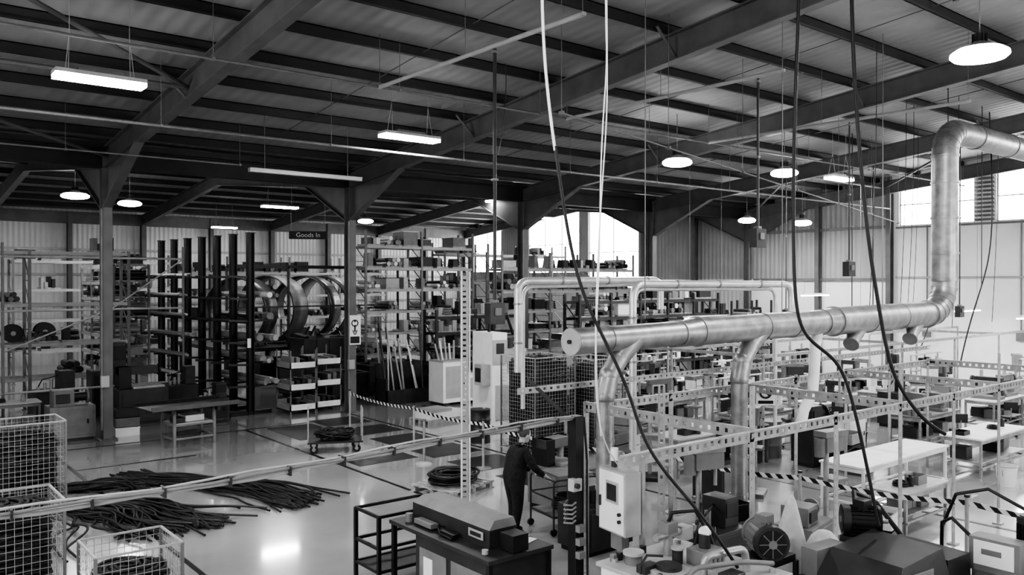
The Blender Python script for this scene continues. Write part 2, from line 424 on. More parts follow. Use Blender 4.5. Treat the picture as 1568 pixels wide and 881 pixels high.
b = MB()
def bend(pts, r, rb=.28, n=5):
    P = [V(p) for p in pts]; out = [P[0]]
    for i in range(1,len(P)-1):
        a = (P[i-1]-P[i]).normalized(); c = (P[i+1]-P[i]).normalized()
        s0 = P[i]+a*rb; s1 = P[i]+c*rb
        for k in range(n+1):
            t = k/n; out.append(s0*(1-t)**2+P[i]*2*t*(1-t)+s1*t*t)
    out.append(P[-1]); return out
b.tube(bend([(10.8,13.1,2.4),(10.8,13.1,4.27),(15.2,13.1,4.3),(15.2,13.1,3.6)],.08),.08,M_alu,14)
for p in ((10.8,13.1,3.0),(10.8,13.1,3.8)): b.disc(p,(0,0,1),.095,.04,M_galv)
for x in (12,13.4,14.7): b.disc((x,13.1,4.29),(1,0,0),.095,.04,M_galv)
b.tube(bend([(11.1,13.3,1.6),(11.1,13.3,4.15),(15.4,13.3,4.2)],.08),.045,M_alu,14)
b.obj('conveying_pipe')
b = MB()
b.tube(bend([(11.2,10.3,1.2),(11.2,10.3,4.22),(16.3,10.3,4.2),(16.3,10.3,3.5)],.08),.07,M_alu,14)
b.tube(bend([(11.45,10.5,1.2),(11.45,10.5,4.12),(16.0,10.5,4.1),(16.0,10.5,1.0)],.08),.04,M_alu,14)
for x in (12.4,13.7,15.1): b.disc((x,10.3,4.21),(1,0,0),.085,.04,M_galv)
for z in (2,2.8,3.6): b.disc((11.2,10.3,z),(0,0,1),.085,.04,M_galv)
b.obj('conveying_pipe')

# ---------------------------------------------------------------- overhead slotted frame
b = MB(); H = 2.4
for y in (5.9,8.75): 
    b.punched((6.2 if y<6 else 8.5,y,H),(19.5,y,H),.14,M_galv2,.13)
b.punched((7.2,8.75,2.75),(19.5,8.75,2.75),.09,M_galv2,.13)
for x in (8.5,12.2,15.8,19.4): b.punched((x,5.9,H+.02),(x,8.75,H+.02),.14,M_galv2,.13)
for x in (8.5,10.4,12.2,14.0,15.8,17.6,19.4):
    for y in (5.9,8.75):
        top = 3.0 if (x in (8.5,12.2,15.8) and y < 6) else H+.1
        b.punched((x,y,0),(x,y,top),.08,M_galv2,.1,ref=(1,0,0))
        b.beam((x+.03,y,0),(x+.03,y,top),.01,.07,M_galv2,ref=(1,0,0)); b.box((x,y,.01),(.14,.14,.02),M_galv2)
b.punched((7.1,6.1,0),(7.1,6.1,3.1),.08,M_galv2,.1,ref=(1,-.6,0))
b.beam((8.5,8.75,2.0),(7.4,8.75,2.9),.03,.05,M_dark); 
b.obj('slotted_steel_frame')
b = MB()
b.punched((0,0,0),(0,0,4.45),.15,M_lgrey,.1,ref=(.8,-.6,0),t=.02)
b.beam((.02,-.01,0),(.02,-.01,4.45),.03,.025,M_white,ref=(.8,-.6,0),off=(0,.075)); b.beam((.02,-.01,0),(.02,-.01,4.45),.03,.025,M_white,ref=(.8,-.6,0),off=(0,-.075))
b.box((0,0,.01),(.25,.25,.02),M_galv2)
b.obj('slotted_upright',(8.95,12.4,0))

# service post, control box, tray
b = MB()
b.box((0,0,1.36),(.13,.13,2.72),M_black); b.box((0,0,.015),(.3,.3,.03),M_black)
b.box((-.07,-.06,1.95),(.13,.1,.14),M_lgrey); b.cyl((-.1,-.11,1.95),(-.1,-.15,1.95),.03,M_dark,10)
for i in range(5): b.tube([(-.08,-.08,1.75-i*.05),(-.17,-.12,1.74-i*.05),(-.2,-.02,1.73-i*.05),(-.08,.05,1.75-i*.05)],.014,M_grey,6)
for z in (1.3,1.15,1.45): b.box((-.02,-.1,z),(.1,.07,.08),M_grey)
b.tube([(.08,-.05,2.7),(.1,-.08,2.2),(.08,-.1,1.6),(.09,-.1,.8)],.015,M_rubber,6)
b.obj('service_post',(6.55,6.9,0),bevel=.006)
b = MB()
b.box((0,0,.35),(.22,.48,.7),M_lgrey); b.box((-.115,0,.35),(.012,.44,.66),M_white)
b.box((-.125,-.02,.46),(.012,.22,.24),M_lgrey); b.box((-.133,-.02,.46),(.006,.17,.18),M_dark)
b.box((-.13,.19,.33),(.03,.02,.12),M_dark)
for k,z in enumerate((.16,.24)): b.cyl((-.12,-.16,z),(-.15,-.16,z),.02,M_dark,10)
b.cyl((-.0,.1,.71),(0,.1,.78),.035,M_dark,10); b.cyl((0,.1,.78),(0,.1,.92),.045,M_white,12)
b.box((0,-.0,-.1),(.1,.2,.2),M_grey)
b.beam((.16,.2,-1.44),(.16,.2,.85),.05,.05,M_galv2); b.beam((.16,-.2,-1.44),(.16,-.2,.85),.05,.05,M_galv2)
b.obj('electrical_control_cabinet',(6.8,6.45,1.45),-.15,bevel=.01)
b = MB(); 
for k,(dy,dz,r,m) in enumerate(((0,0,.02,M_lgrey),(.045,.01,.016,M_lgrey),(-.035,.028,.013,M_grey),(.02,.045,.011,M_lgrey))):
    pts = []
    for i in range(24):
        t = i/23; x = -3+9.5*t; pts.append((x,6.9+dy,2.68+dz-.12*math.sin(math.pi*t)**2+.012*math.sin(i*1.7+k)))
    b.tube(pts,r,m,8)
for i in range(18):
    t = (i+.5)/18; x = -3+9.5*t; z = 2.69-.12*math.sin(math.pi*t)**2
    b.box((x,6.905,z),(.015,.13,.08),M_dark)
b.obj('bundled_cable_run')

def hose(pts, r, m, name='hanging_air_hose'):
    cables(name,[pts],r,m,6)
hose([(5.2,6.1,9.6),(5.26,6.03,8.2),(5.26,6.03,6.97),(5.29,6.01,6.22),(5.37,5.95,5.52)],.016,M_white)
hose([(5.37,5.95,5.56),(5.45,5.89,4.83),(5.54,5.81,4.2),(5.74,5.65,3.7),(5.93,5.49,3.19),(6.03,5.41,2.69),(6.25,5.23,2.31),(6.52,5.01,1.93),(6.83,4.9,1.45)],.018,M_rubber)
hose([(5.75,5.64,9.6),(5.75,5.64,6.97),(5.78,5.63,6.03),(5.73,5.66,5.33),(5.68,5.7,4.26),(5.67,5.71,3.44),(5.9,5.9,2.6),(6.6,6.2,2.2)],.007,M_white)
hose([(5.78,5.63,9.6),(5.73,5.65,6.97),(5.76,5.62,6.5),(5.74,5.65,6.03),(5.70,5.67,5.33),(5.71,5.68,4.26),(5.65,5.71,3.44),(5.95,5.9,2.7)],.007,M_white)
hose([(8.1,5.0,9.7),(8.09,5.02,7.31),(8.06,5.04,6.6),(8.04,5.06,5.54),(8.05,5.06,4.48),(8.07,5.04,3.84),(8.19,4.94,3.59),(8.4,4.77,3.43),(8.52,4.67,3.13),(8.63,4.58,2.49),(8.77,4.47,1.6)],.02,M_rubber)
hose([(8.5,4.7,9.7),(8.52,4.67,7.31),(8.56,4.64,6.25),(8.61,4.59,5.4),(8.68,4.54,4.62),(8.76,4.47,3.98),(8.85,4.4,3.34),(8.99,4.29,2.99),(9.17,4.14,2.7),(9.3,4.0,2.6)],.022,M_rubber)
for (x,y,zb) in ((11.2,14,7.0),(17.5,9,3.2),(23.5,11,3.4),(24,10,3.0),(22,10.5,3.2),(28,10.5,3.0),(27,12.5,3.2),(31,13,3.0)):
    hose([(x,y,zr(y)-.1),(x+.06,y,(zr(y)+zb)/2),(x-.1,y+.12,zb)],.009,M_dark,'hanging_cable')
hose([(25.0,9.6,9.0),(25.3,9.6,6.5),(25.0,9.5,4.6),(23.8,9.6,3.4),(23.4,9.7,2.0)],.02,M_rubber)
hose([(28.5,12.6,8.8),(28.4,12.6,6.5),(28.9,12.5,4.6),(28.4,12.6,3.2),(27.6,12.7,2.0)],.02,M_rubber)
b = MB(); b.cyl((0,-.06,0),(0,.06,0),.16,M_black,18); b.tube([(0,0,.15),(0,.0,.3),(.05,0,.4),(0,0,.46)],.015,M_galv2,6)
b.cyl((0,0,-.12),(0,0,-.25),.04,M_black,10); b.cyl((0,0,.44),(0,0,1.4),.012,M_dark,6)
b.obj('tool_spring_balancer',(11.9,5.0,8.35))

# ---------------------------------------------------------------- cantilever rack
b = MB()
for i in range(7):
    y = i*1.2
    b.ibeam((0,y,0),(0,y,5.8),.2,.2,M_black,ref=(1,0,0),t=.03); b.bx(-.7,.7,y-.07,y+.07,0,.12,M_black)
    b.box((0,y,5.82),(.24,.22,.03),M_black)
    for z in (.9,1.6,2.3,3.0,3.7,4.4):
        b.beam((-.1,y,z),(-.75,y,z+.03),.05,.07,M_dark)
        if i < 3 and z < 3.5: b.beam((.1,y,z),(.8,y,z+.03),.05,.07,M_dark)
for z in (.4,2.9): b.bx(-.03,.03,0,7.2,z,z+.06,M_black)
for z in (.9,1.6,2.3,3.0,3.7,4.4):
    for k in range(int(R(2,5))):
        x = -R(.2,.65); r = R(.03,.06); b.cyl((x,4.2+R(-.6,.3),z+.05+r),(x,7.6+R(-.3,.5),z+.05+r),r,random.choice([M_lgrey,M_galv2,M_grey,M_white]),8)
for z in (.9,1.6,2.3,3.0,3.7):
    for k in range(5):
        x = R(.2,.75); r = R(.04,.12); b.cyl((x,-.3+R(-.2,.3),z+.05+r),(x,2.9+R(-.3,.5),z+.05+r),r,random.choice([M_lgrey,M_grey,M_dark,M_white,M_card]),12)
b.box((-.1,-.11,2.3),(.12,.01,.3),M_white)
b.obj('cantilever_rack',(10.25,25.9,0),.09)

LD = [M_card,M_grey,M_dark,M_dark,M_lgrey,M_galv2,M_rubber,M_grey,M_white]
def pallet_rack(name, loc, rz, L, D, H, bays, levels, fill=.8, loadm=None, up=M_grey, bm=M_lgrey):
    b = MB(); loadm = loadm or LD
    for i in range(bays+1):
        x = L*i/bays
        for y in (0,D):
            b.beam((x,y,0),(x,y,H),.09,.07,up); b.box((x,y,.01),(.16,.14,.02),up)
        z = .3
        while z < H-.9: b.beam((x,0,z),(x,D,z+.8),.03,.03,up); b.beam((x,0,z),(x,D,z),.03,.03,up); z += .8
    for z in levels:
        for y in (0,D): b.beam((0,y,z),(L,y,z),.05,.11,bm)
        n = int(L/.9)
        for k in range(n):
            if R(0,1) > fill: continue
            x = .15+k*(L-.3)/n; w = (L-.3)/n*R(.7,.98); h = R(.2,.58); m = random.choice(loadm)
            t = random.choice([0,1,2,1,2,3])
            b.bx(x,x+w,.1,D-.1,z+.06,z+.12,M_wood)
            if t == 0:
                b.bx(x+.03,x+w-.03,.12,D-.12,z+.12,z+.12+h,m); b.bx(x,x+w,.1,D-.1,z+.12+h,z+.15+h,random.choice(loadm))
            elif t == 1:
                nn = random.choice([3,4,5]); rr = w/(2*nn+.5)
                for lay in range(2):
                    for q in range(nn-lay):
                        b.cyl((x+rr*(1+lay)+q*2*rr,.05+R(-.1,.05),z+.12+rr*(1+1.7*lay)),(x+rr*(1+lay)+q*2*rr,D-.05+R(0,.1),z+.12+rr*(1+1.7*lay)),rr,random.choice(loadm),10)
            elif t == 2:
                for q in range(4): b.ring((x+w/2,D/2,z+.16+q*.09),w*(.36-.02*q),.05,random.choice([M_rubber,M_rubber,M_grey]),'Z',14,6)
                b.bx(x+.05,x+w*.4,.15,D*.5,z+.12,z+.12+h,m)
            else:
                c = 0
                while c < w-.2:
                    ww = R(.12,.25); hh = R(.12,.5); b.bx(x+c,x+c+ww-.02,R(.05,.15),D*.6,z+.12,z+.12+hh,random.choice(loadm)); c += ww
    return b.obj(name,loc,rz)
DK = [M_dark,M_dark,M_rubber,M_grey,M_black]
pallet_rack('pallet_rack',(16.7,30,0),0,5.4,1.1,6.4,2,[1.2,2.1,3.0,3.9,4.8,5.7],.85,LD+[M_dark])
pallet_rack('pallet_rack',(22.6,28.5,0),0,8.4,1.1,5.6,3,[1.1,2.0,2.9,3.8,4.8],.8,LD+[M_dark,M_rubber])
pallet_rack('pallet_rack',(23,33.5,0),0,8.0,1.1,6.2,3,[1.4,2.8,4.2,5.6],.5,DK+[M_lgrey])
pallet_rack('pallet_rack',(13,42.5,0),0,12,1.1,5.6,4,[1.1,2.3,3.5,4.7],.8,DK+[M_lgrey,M_card])
pallet_rack('pallet_rack',(1.8,30.6,0),0,6.0,1.0,5.3,2,[1.1,2.2,3.5,5.2],.3,DK)
pallet_rack('pallet_rack',(5.6,39.5,0),0,6.5,1.1,5.2,2,[1.3,2.6,3.9,5.1],.6,DK+[M_lgrey])
pallet_rack('shelving_unit',(20.6,21.5,0),0,8,.8,3.8,5,[.5,1.1,1.7,2.3,2.9,3.5],.95,LD+[M_dark,M_rubber],M_dark,M_dark)
pallet_rack('shelving_unit',(17.2,25.6,0),0,3.9,.8,3.2,3,[.5,1.1,1.7,2.3,2.9],.95,LD+[M_dark],M_dark,M_dark)
pallet_rack('shelving_unit',(29.5,22.6,0),0,4.6,.8,3.4,3,[.6,1.2,1.9,2.6],.95,LD+[M_dark],M_dark,M_dark)
pallet_rack('tube_storage_rack',(8.9,32.2,0),math.pi/2,5,1.2,4.9,3,[.8,1.5,2.2,2.9,3.6,4.2,4.8],.9,[M_lgrey,M_galv2,M_card,M_grey,M_dark,M_dark])
b = MB()
for k in range(12):
    x = R(0,1.6); y = R(0,.55); b.cyl((x,y,.02),(x+R(-.2,.3),y+.5,R(1.6,2.9)),R(.02,.045),random.choice([M_grey,M_lgrey,M_dark,M_white]),8)
b.bx(-.1,1.8,.6,.66,0,1.4,M_dark); b.bx(-.1,1.8,-.1,-.04,0,.5,M_dark); b.bx(-.1,-.04,-.1,.66,0,.9,M_dark); b.bx(1.74,1.8,-.1,.66,0,.9,M_dark)
b.obj('offcut_tube_stand',(14.7,24.9,0))

b = MB()
for (x,y,z) in ((0,0,.1),(0,0,.75),(0,0,1.45),(1.0,.2,.1),(1.0,.2,.8),(1.0,.2,1.5)):
    b.bx(x,x+.9,y,y+1.1,z,z+.04,M_lgrey)
    for q in ((x,y),(x+.86,y),(x,y+1.06),(x+.86,y+1.06)): b.bx(q[0],q[0]+.04,q[1],q[1]+.04,z-.1,z+.6,M_grey)
    b.bx(x,x+.9,y,y+.03,z,z+.22,M_white); b.bx(x,x+.03,y,y+1.1,z,z+.22,M_lgrey); b.bx(x,x+.9,y+1.07,y+1.1,z,z+.3,M_lgrey)
    for k in range(4): b.bx(x+.08+k*.2,x+.2+k*.2,y+.15,y+.9,z+.04,z+R(.2,.45),random.choice([M_dark,M_card,M_black,M_grey]))
b.obj('stacked_stillages',(11.15,24.9,0),bevel=.004)

def band(name, loc, rad, w, rz, m1, a00=-.35, a11=math.pi*1.55):
    b = MB(); n = 40
    for k in range(n):
        a0 = a00+(a11-a00)*k/n; a1 = a00+(a11-a00)*(k+1)/n; q = []
        for rr in (rad,rad*.96):
            for a in (a0,a1):
                for s in (-1,1): q.append((s*w/2,rr*math.cos(a),rad+.05+rr*math.sin(a)))
        b.add(q,[(0,1,3,2),(4,6,7,5),(0,2,6,4),(1,5,7,3)],m1,True)
    for s in (-1,1): b.ring((s*w/2,0,rad+.05),rad*.98,.035,M_dark,'X',40,6,a00,a11)
    for s in (-1,1):
        b.beam((s*.3,-rad*.7,0),(s*.3,-rad*.5,rad*.35),.08,.08,M_dark); b.beam((s*.3,rad*.7,0),(s*.3,rad*.5,rad*.35),.08,.08,M_dark)
    b.obj(name,loc,rz)
band('large_steel_band',(13.6,35.4,1.5),1.45,1.1,.7,M_band); band('large_steel_band',(15.3,36.0,1.5),1.5,1.1,.55,M_grey)
band('large_steel_band',(17.2,36.6,1.5),1.5,1.1,.7,M_band); band('large_steel_band',(18.9,38.0,1.5),1.5,1.1,.6,M_grey)
b = MB(); b.bx(12.2,20.4,33.4,39.6,1.35,1.5,M_dark)
for x in (12.3,16.4,20.2):
    for y in (33.6,39.3): b.bx(x-.08,x+.08,y-.08,y+.08,0,1.35,M_dark)
for k in range(12):
    x = R(12.8,19.5); b.bx(x,x+R(.4,.9),33.9,34.5,0.02,R(.4,1.2),random.choice([M_dark,M_grey,M_card,M_black]))
for x in (12.25,14.9,17.6,20.3): b.beam((x,33.45,1.5),(x,33.45,4.9),.08,.08,M_dark)
b.beam((12.25,33.45,4.9),(20.3,33.45,4.9),.08,.14,M_dark); b.beam((12.25,33.45,3.2),(20.3,33.45,3.2),.05,.06,M_dark)
b.obj('storage_platform')

def skip(name, loc, L, W, H, m=M_dark, rz=0):
    b = MB(); t=.05
    b.bx(0,L,0,W,.12,.17,m); b.bx(0,L,0,t,.12,H,m); b.bx(0,L,W-t,W,.12,H,m); b.bx(0,t,0,W,.12,H,m); b.bx(L-t,L,0,W,.12,H,m)
    for z in (H,.5*H): 
        b.bx(-.03,L+.03,-.03,0,z-.08,z,m); b.bx(-.03,0,0,W,z-.08,z,m); b.bx(-.03,L+.03,W,W+.03,z-.08,z,m); b.bx(L,L+.03,0,W,z-.08,z,m)
    k = 0
    while k <= L: b.bx(k-.03,k+.03,-.04,0,.1,H,m); k += L/4
    for x in (.15,L-.35): b.bx(x,x+.2,0,W,0,.12,m)
    for k in range(8): 
        x = R(.2,L-.5); b.box((x,W/2,H-.1+R(0,.15)),(R(.2,.5),W*.6,.12),random.choice([M_dark,M_grey,M_rubber]),rz=R(-.5,.5),rx=R(-.2,.2))
    b.obj(name,loc,rz,bevel=.008)
skip('steel_skip',(14.3,30.6,0),2.2,1.4,2.0); skip('steel_skip',(15.3,27.2,0),2.6,1.3,1.15); skip('steel_skip',(12.7,28.2,0),2.2,1.2,1.3)
skip('steel_skip',(13.5,26.6,0),1.4,1.2,1.0)
b = MB()
b.bx(0,1.0,0,.9,.1,1.5,M_white); b.bx(1.05,1.7,0,.9,.1,1.0,M_white); b.bx(.1,.9,-.012,0,.25,1.35,M_lgrey)
b.bx(.85,.88,-.04,-.01,.7,.9,M_dark); b.bx(-.02,1.02,-.02,.92,1.5,1.54,M_lgrey)
for x in (.05,.85,1.55): b.bx(x,x+.1,.05,.85,0,.1,M_dark)
b.bx(1.1,1.65,-.012,0,.2,.9,M_lgrey)
for k in range(5): b.cyl((.15+k*.16,.5,1.54),(.05+k*.2,.6,2.1+.1*(k%3)),.035,M_white if k%2 else M_lgrey,8)
b.obj('storage_cupboard',(16.0,23.4,0),bevel=.01)
b = MB()
b.bx(0,1.3,0,1.1,.1,1.6,M_white); b.bx(0,.5,0,1.1,1.6,2.8,M_white); b.bx(.5,1.3,.2,1.0,1.6,2.3,M_lgrey)
b.bx(.0,.5,-.02,0,1.9,2.6,M_lgrey); b.bx(.12,.38,-.03,-.01,2.2,2.5,M_dark); b.bx(.1,1.2,-.02,0,.3,1.3,M_lgrey)
b.cyl((.9,.6,2.3),(.9,.6,2.6),.16,M_dark,14); b.bx(-.02,1.32,-.02,1.12,0,.1,M_dark)
b.bx(-.3,0,.1,.5,1.3,1.9,M_lgrey); b.bx(-.31,-.3,.15,.45,1.4,1.8,M_dark)
b.tube([(.2,.5,2.8),(.25,.5,3.2),(.8,.5,3.3),(1.1,.6,2.7)],.05,M_rubber,8)
b.obj('extruder_cabinet',(14.4,18.6,0),-.1,bevel=.012)
b = MB()
for k in range(3): b.bx(0,1.6,k*.45,k*.45+.1,0,.09,M_wood)
for k in range(7): b.bx(k*.235,k*.235+.18,0,1.0,.09,.12,M_wood)
b.bx(.1,1.5,.1,.9,.12,.3,M_white); b.bx(.2,1.0,.15,.85,.3,.4,M_lgrey)
b.obj('loaded_pallet',(13.6,20.6,0),.1)

# ---------------------------------------------------------------- wire cages with hoses
def wire_cage(name, loc, rz, L, W, H, z0=.12, fill=.8, cap=False):
    b = MB()
    for (p,u) in (((0,0,z0),(L,0,0)),((0,W,z0),(L,0,0)),((0,0,z0),(0,W,0)),((L,0,z0),(0,W,0))):
        b.grid(p,u,(0,0,H),int(V(u).length/.09),int(H/.09),.0055,M_lgrey)
    b.grid((0,0,z0),(L,0,0),(0,W,0),10,8,.01,M_grey)
    for x in (0,L):
        for y in (0,W): b.beam((x,y,0),(x,y,z0+H),.035,.035,M_grey)
    for z in (z0,z0+H):
        b.beam((0,0,z),(L,0,z),.025,.025,M_lgrey); b.beam((0,W,z),(L,W,z),.025,.025,M_lgrey)
        b.beam((0,0,z),(0,W,z),.025,.025,M_lgrey); b.beam((L,0,z),(L,W,z),.025,.025,M_lgrey)
    if fill:
        z = z0+.06
        while z < z0+H*fill:
            for q in range(2):
                pts = []; ph = R(0,6); g = R(0,.05)
                for i in range(29):   # squarish coil following the cage walls
                    a = i/28*2*math.pi+ph; c, s_ = math.cos(a), math.sin(a)
                    k = 1/max(abs(c),abs(s_))**.72
                    pts.append((L/2+(L/2-.09-g)*c*k*.98+R(-.012,.012),W/2+(W/2-.09-g)*s_*k*.98+R(-.012,.012),z+R(0,.05)))
                b.tube(pts,.03,M_rubber,6,cap=False)
            z += .05
        b.bx(.14,L-.14,.14,W-.14,z0+.02,z0+H*fill-.04,M_rubber)
        for q in range(30):
            rr = R(.15,.36)
            b.ring((L/2+R(-.12,.12)*L,W/2+R(-.1,.1)*W,z0+H*fill+R(-.04,.08)),rr*min(L,W),.022,M_rubber,'Z',16,5)
    return b.obj(name,loc,rz)
wire_cage('wire_mesh_container',(2.1,17.3,0),0,1.2,1.0,1.5,.15,.8)
wire_cage('wire_mesh_container',(.95,11.9,0),0,1.3,1.0,1.3,.15,.9)
wire_cage('wire_mesh_container',(2.35,10.7,0),0,1.0,.9,.85,.12,.6)
wire_cage('wire_mesh_container',(1.2,20.0,0),0,1.3,1.0,1.9,.12,.88)
wire_cage('wire_mesh_container',(12.9,15.0,0),0,1.3,1.3,2.3,.12,.95)
wire_cage('wire_mesh_container',(14.5,14.6,0),0,1.0,1.2,2.2,.12,.9)

# ---------------------------------------------------------------- loose hose piles
def bundle(name, ctrl, n, spread, zmax, flare=1.6, wander=.07, outl=.12):
    sp = []
    for i in range(n):
        a = R(-1,1); h = R(0,1); pts = []; wo = 0; N0 = len(ctrl)
        loose = R(0,1) < outl
        C = []
        for k in range(N0-1):
            p, q = V(ctrl[k]), V(ctrl[k+1]); C += [p, (p+q)/2]
        C.append(V(ctrl[-1])); N = len(C); curl = R(-1,1)
        for k, c in enumerate(C):
            d = (C[min(k+1,N-1)]-C[max(k-1,0)]).normalized(); sd = V((-d.y,d.x,0))
            wv = spread*(1+(flare-1)*(k/(N-1))**2)
            wo += R(-wander,wander)*(3 if loose else 1)
            off = a*wv+wo+curl*.22*math.sin(k*1.1+i); z = .025+zmax*h*(1-a*a)*(math.sin(math.pi*(k+.6)/(N+.2)))+R(0,.03)
            p = c+sd*off+d*R(-.08,.08)
            if k == N-1: p += d*R(-.2,.5)+sd*R(-.3,.3)
            if k == 0: p += d*R(-.4,.4)+sd*R(-.15,.15)
            pts.append((p.x,p.y,max(.022,z)))
        sp.append(pts)
    return cables(name, sp, .02, M_floor_cable, 3)
bundle('loose_hose_pile',[(5.0,19.2,0),(5.4,18.2,0),(6.1,17.2,0),(6.7,16.1,0),(6.9,15.0,0)],70,.26,.16,1.5)
bundle('loose_hose_pile',[(3.1,17.1,0),(3.9,16.9,0),(4.5,16.2,0),(4.7,15.3,0),(5.0,14.6,0)],45,.22,.14,1.5)
bundle('loose_hose_pile',[(3.3,17.3,0),(3.6,16.4,0),(3.9,15.8,0),(3.85,15.2,0),(4.0,14.7,0)],55,.22,.2,1.9,.1)
bundle('loose_hose_pile',[(3.4,18.9,0),(3.9,18.6,0),(4.5,18.5,0),(4.9,18.2,0)],40,.18,.16,1.4,.1)

b = MB()
for k in (-.55,0,.5): b.bx(-.65,.65,k,k+.1,0,.02,M_wood); b.bx(-.65,.65,k,k+.1,.11,.13,M_wood)
for x in (-.6,-.05,.5):
    for y in (-.55,0,.5): b.bx(x,x+.1,y,y+.1,.02,.11,M_wood)
for k in range(8): b.bx(-.65+k*.17,-.65+k*.17+.12,-.55,.6,.13,.155,M_wood)
po = b.obj('pallet_with_hose_coil',(9.75,13.9,0),.25)
sp = []
for i in range(18):
    rad = R(.3,.55); z = .19+R(0,.2); ph = R(0,6); cx,cy = R(-.08,.08),R(-.06,.06)
    sp.append([(cx+rad*math.cos(ph+a*.42)*1.05+R(-.03,.03),cy+rad*math.sin(ph+a*.42)*.9+R(-.03,.03),z+R(-.02,.03)) for a in range(17)])
cables('hose_coil',sp,.022,M_floor_cable,3,po)

b = MB()
b.box((0,0,.27),(1.35,.75,.04),M_dark)
for x in (-.66,.66):
    for y in (-.34,.34): b.cyl((x,y,.27),(x,y,1.0),.018,M_galv2,8)
    b.tube(bend([(x,-.34,.95),(x,-.34,1.08),(x,.34,1.08),(x,.34,.95)],0,.08),.018,M_galv2,8)
    b.cyl((x,-.34,.65),(x,.34,.65),.015,M_galv2,8)
for x in (-.52,.52):
    for y in (-.28,.28):
        b.cyl((x,y-.025,.1),(x,y+.025,.1),.1,M_rubber,16); b.cyl((x,y-.03,.1),(x,y+.03,.1),.045,M_lgrey,10); b.box((x,y,.22),(.1,.1,.06),M_galv2)
        b.box((x,y-.04,.15),(.05,.01,.16),M_galv2); b.box((x,y+.04,.15),(.05,.01,.16),M_galv2)
to = b.obj('platform_trolley',(9.7,19.0,0),-.45)
sp = []
for i in range(26):
    ph = R(0,6); r1 = R(.18,.32)
    sp.append([(1.6*r1*math.cos(ph+a*.5)+R(-.05,.05),r1*math.sin(ph+a*.5)+R(-.03,.03),.32+R(0,.24)) for a in range(13)])
cables('hose_load',sp,.022,M_rubber,3,to)

def bench(name, loc, rz, L, W, H, top=M_white, leg=M_galv2, shelf=True, parent=None, stuff=4, th=.04, back=0):
    b = MB(); b.bx(-L/2,L/2,-W/2,W/2,H-th,H,top)
    for x in (-L/2+.05,L/2-.05):
        for y in (-W/2+.05,W/2-.05): b.beam((x,y,0),(x,y,H-th),.05,.05,leg)
    for y in (-W/2+.05,W/2-.05): b.beam((-L/2+.05,y,H-th-.05),(L/2-.05,y,H-th-.05),.04,.07,leg); b.beam((-L/2+.05,y,.2),(L/2-.05,y,.2),.04,.04,leg)
    for x in (-L/2+.05,L/2-.05): b.beam((x,-W/2,.2),(x,W/2,.2),.04,.04,leg); b.beam((x,-W/2+.05,H-.09),(x,W/2-.05,H-.09),.04,.07,leg)
    if shelf: b.bx(-L/2+.05,L/2-.05,-W/2+.05,W/2-.05,.3,.33,leg)
    if back:
        for x in (-L/2+.05,0,L/2-.05): b.beam((x,W/2-.05,H),(x,W/2-.05,H+back),.04,.04,leg)
        for z in (.4,.75,1.0): b.bx(-L/2,L/2,W/2-.2,W/2-.02,H+back*z-.02,H+back*z,leg)
        for k in range(int(L*4)): 
            x = R(-L/2+.1,L/2-.2); z = H+back*random.choice([.4,.75]); b.bx(x,x+R(.1,.22),W/2-.19,W/2-.04,z,z+R(.08,.18),random.choice([M_dark,M_white,M_grey,M_card,M_black]))
    for k in range(stuff):
        x = R(-L/2+.15,L/2-.3); y = R(-W/2+.15,W/2-.25); m = random.choice([M_dark,M_grey,M_card,M_white,M_black,M_lgrey]); t = k % 3
        if t == 0:
            w,d,h = R(.25,.4),R(.2,.3),R(.08,.16)
            b.bx(x,x+w,y,y+d,H,H+.01,m); b.bx(x,x+w,y,y+.01,H,H+h,m); b.bx(x,x+w,y+d-.01,y+d,H,H+h,m); b.bx(x,x+.01,y,y+d,H,H+h,m); b.bx(x+w-.01,x+w,y,y+d,H,H+h,m)
        elif t == 1: b.ring((x+.1,y+.1,H+.03),.12,.025,M_rubber,'Z',14,5); b.ring((x+.1,y+.1,H+.07),.11,.025,M_rubber,'Z',14,5)
        else: b.cyl((x,y,H),(x,y,H+.16),.06,m,12); b.cyl((x,y,H+.16),(x,y,H+.2),.03,m,10)
        if shelf: b.bx(x,x+.3,y-.05,y+.3,.33,.33+R(.15,.35),random.choice([M_dark,M_card,M_grey,M_black]))
    return b.obj(name,loc,rz,bevel=.004)
b = MB()
b.box((0,0,1.0),(2.3,1.25,.03),M_dark); b.box((0,-.63,1.04),(2.3,.03,.12),M_dark,rx=-.4); b.box((0,.63,1.04),(2.3,.03,.12),M_dark,rx=.4)
b.box((-.6,0,.93),(.08,1.2,.12),M_dark); b.box((.6,0,.93),(.08,1.2,.12),M_dark); b.box((0,0,.92),(2.1,.08,.1),M_dark)
for x in (-.5,.55):
    for y in (-.4,.4): b.beam((x,y,0),(x,y,.93),.07,.07,M_grey)
for z in (.2,.55):
    for y in (-.4,.4): b.beam((-.5,y,z),(.55,y,z),.05,.05,M_grey)
    for x in (-.5,.55): b.beam((x,-.4,z),(x,.4,z),.05,.05,M_grey)
b.box((.02,0,.58),(1.05,.8,.02),M_lgrey); b.box((.1,0,.68),(.5,.5,.16),M_white); b.box((-.3,-.1,.66),(.25,.4,.12),M_dark); b.box((.0,.1,.27),(.6,.4,.1),M_dark)
b.obj('steel_workbench',(7.15,22.4,0),.08,bevel=.004)

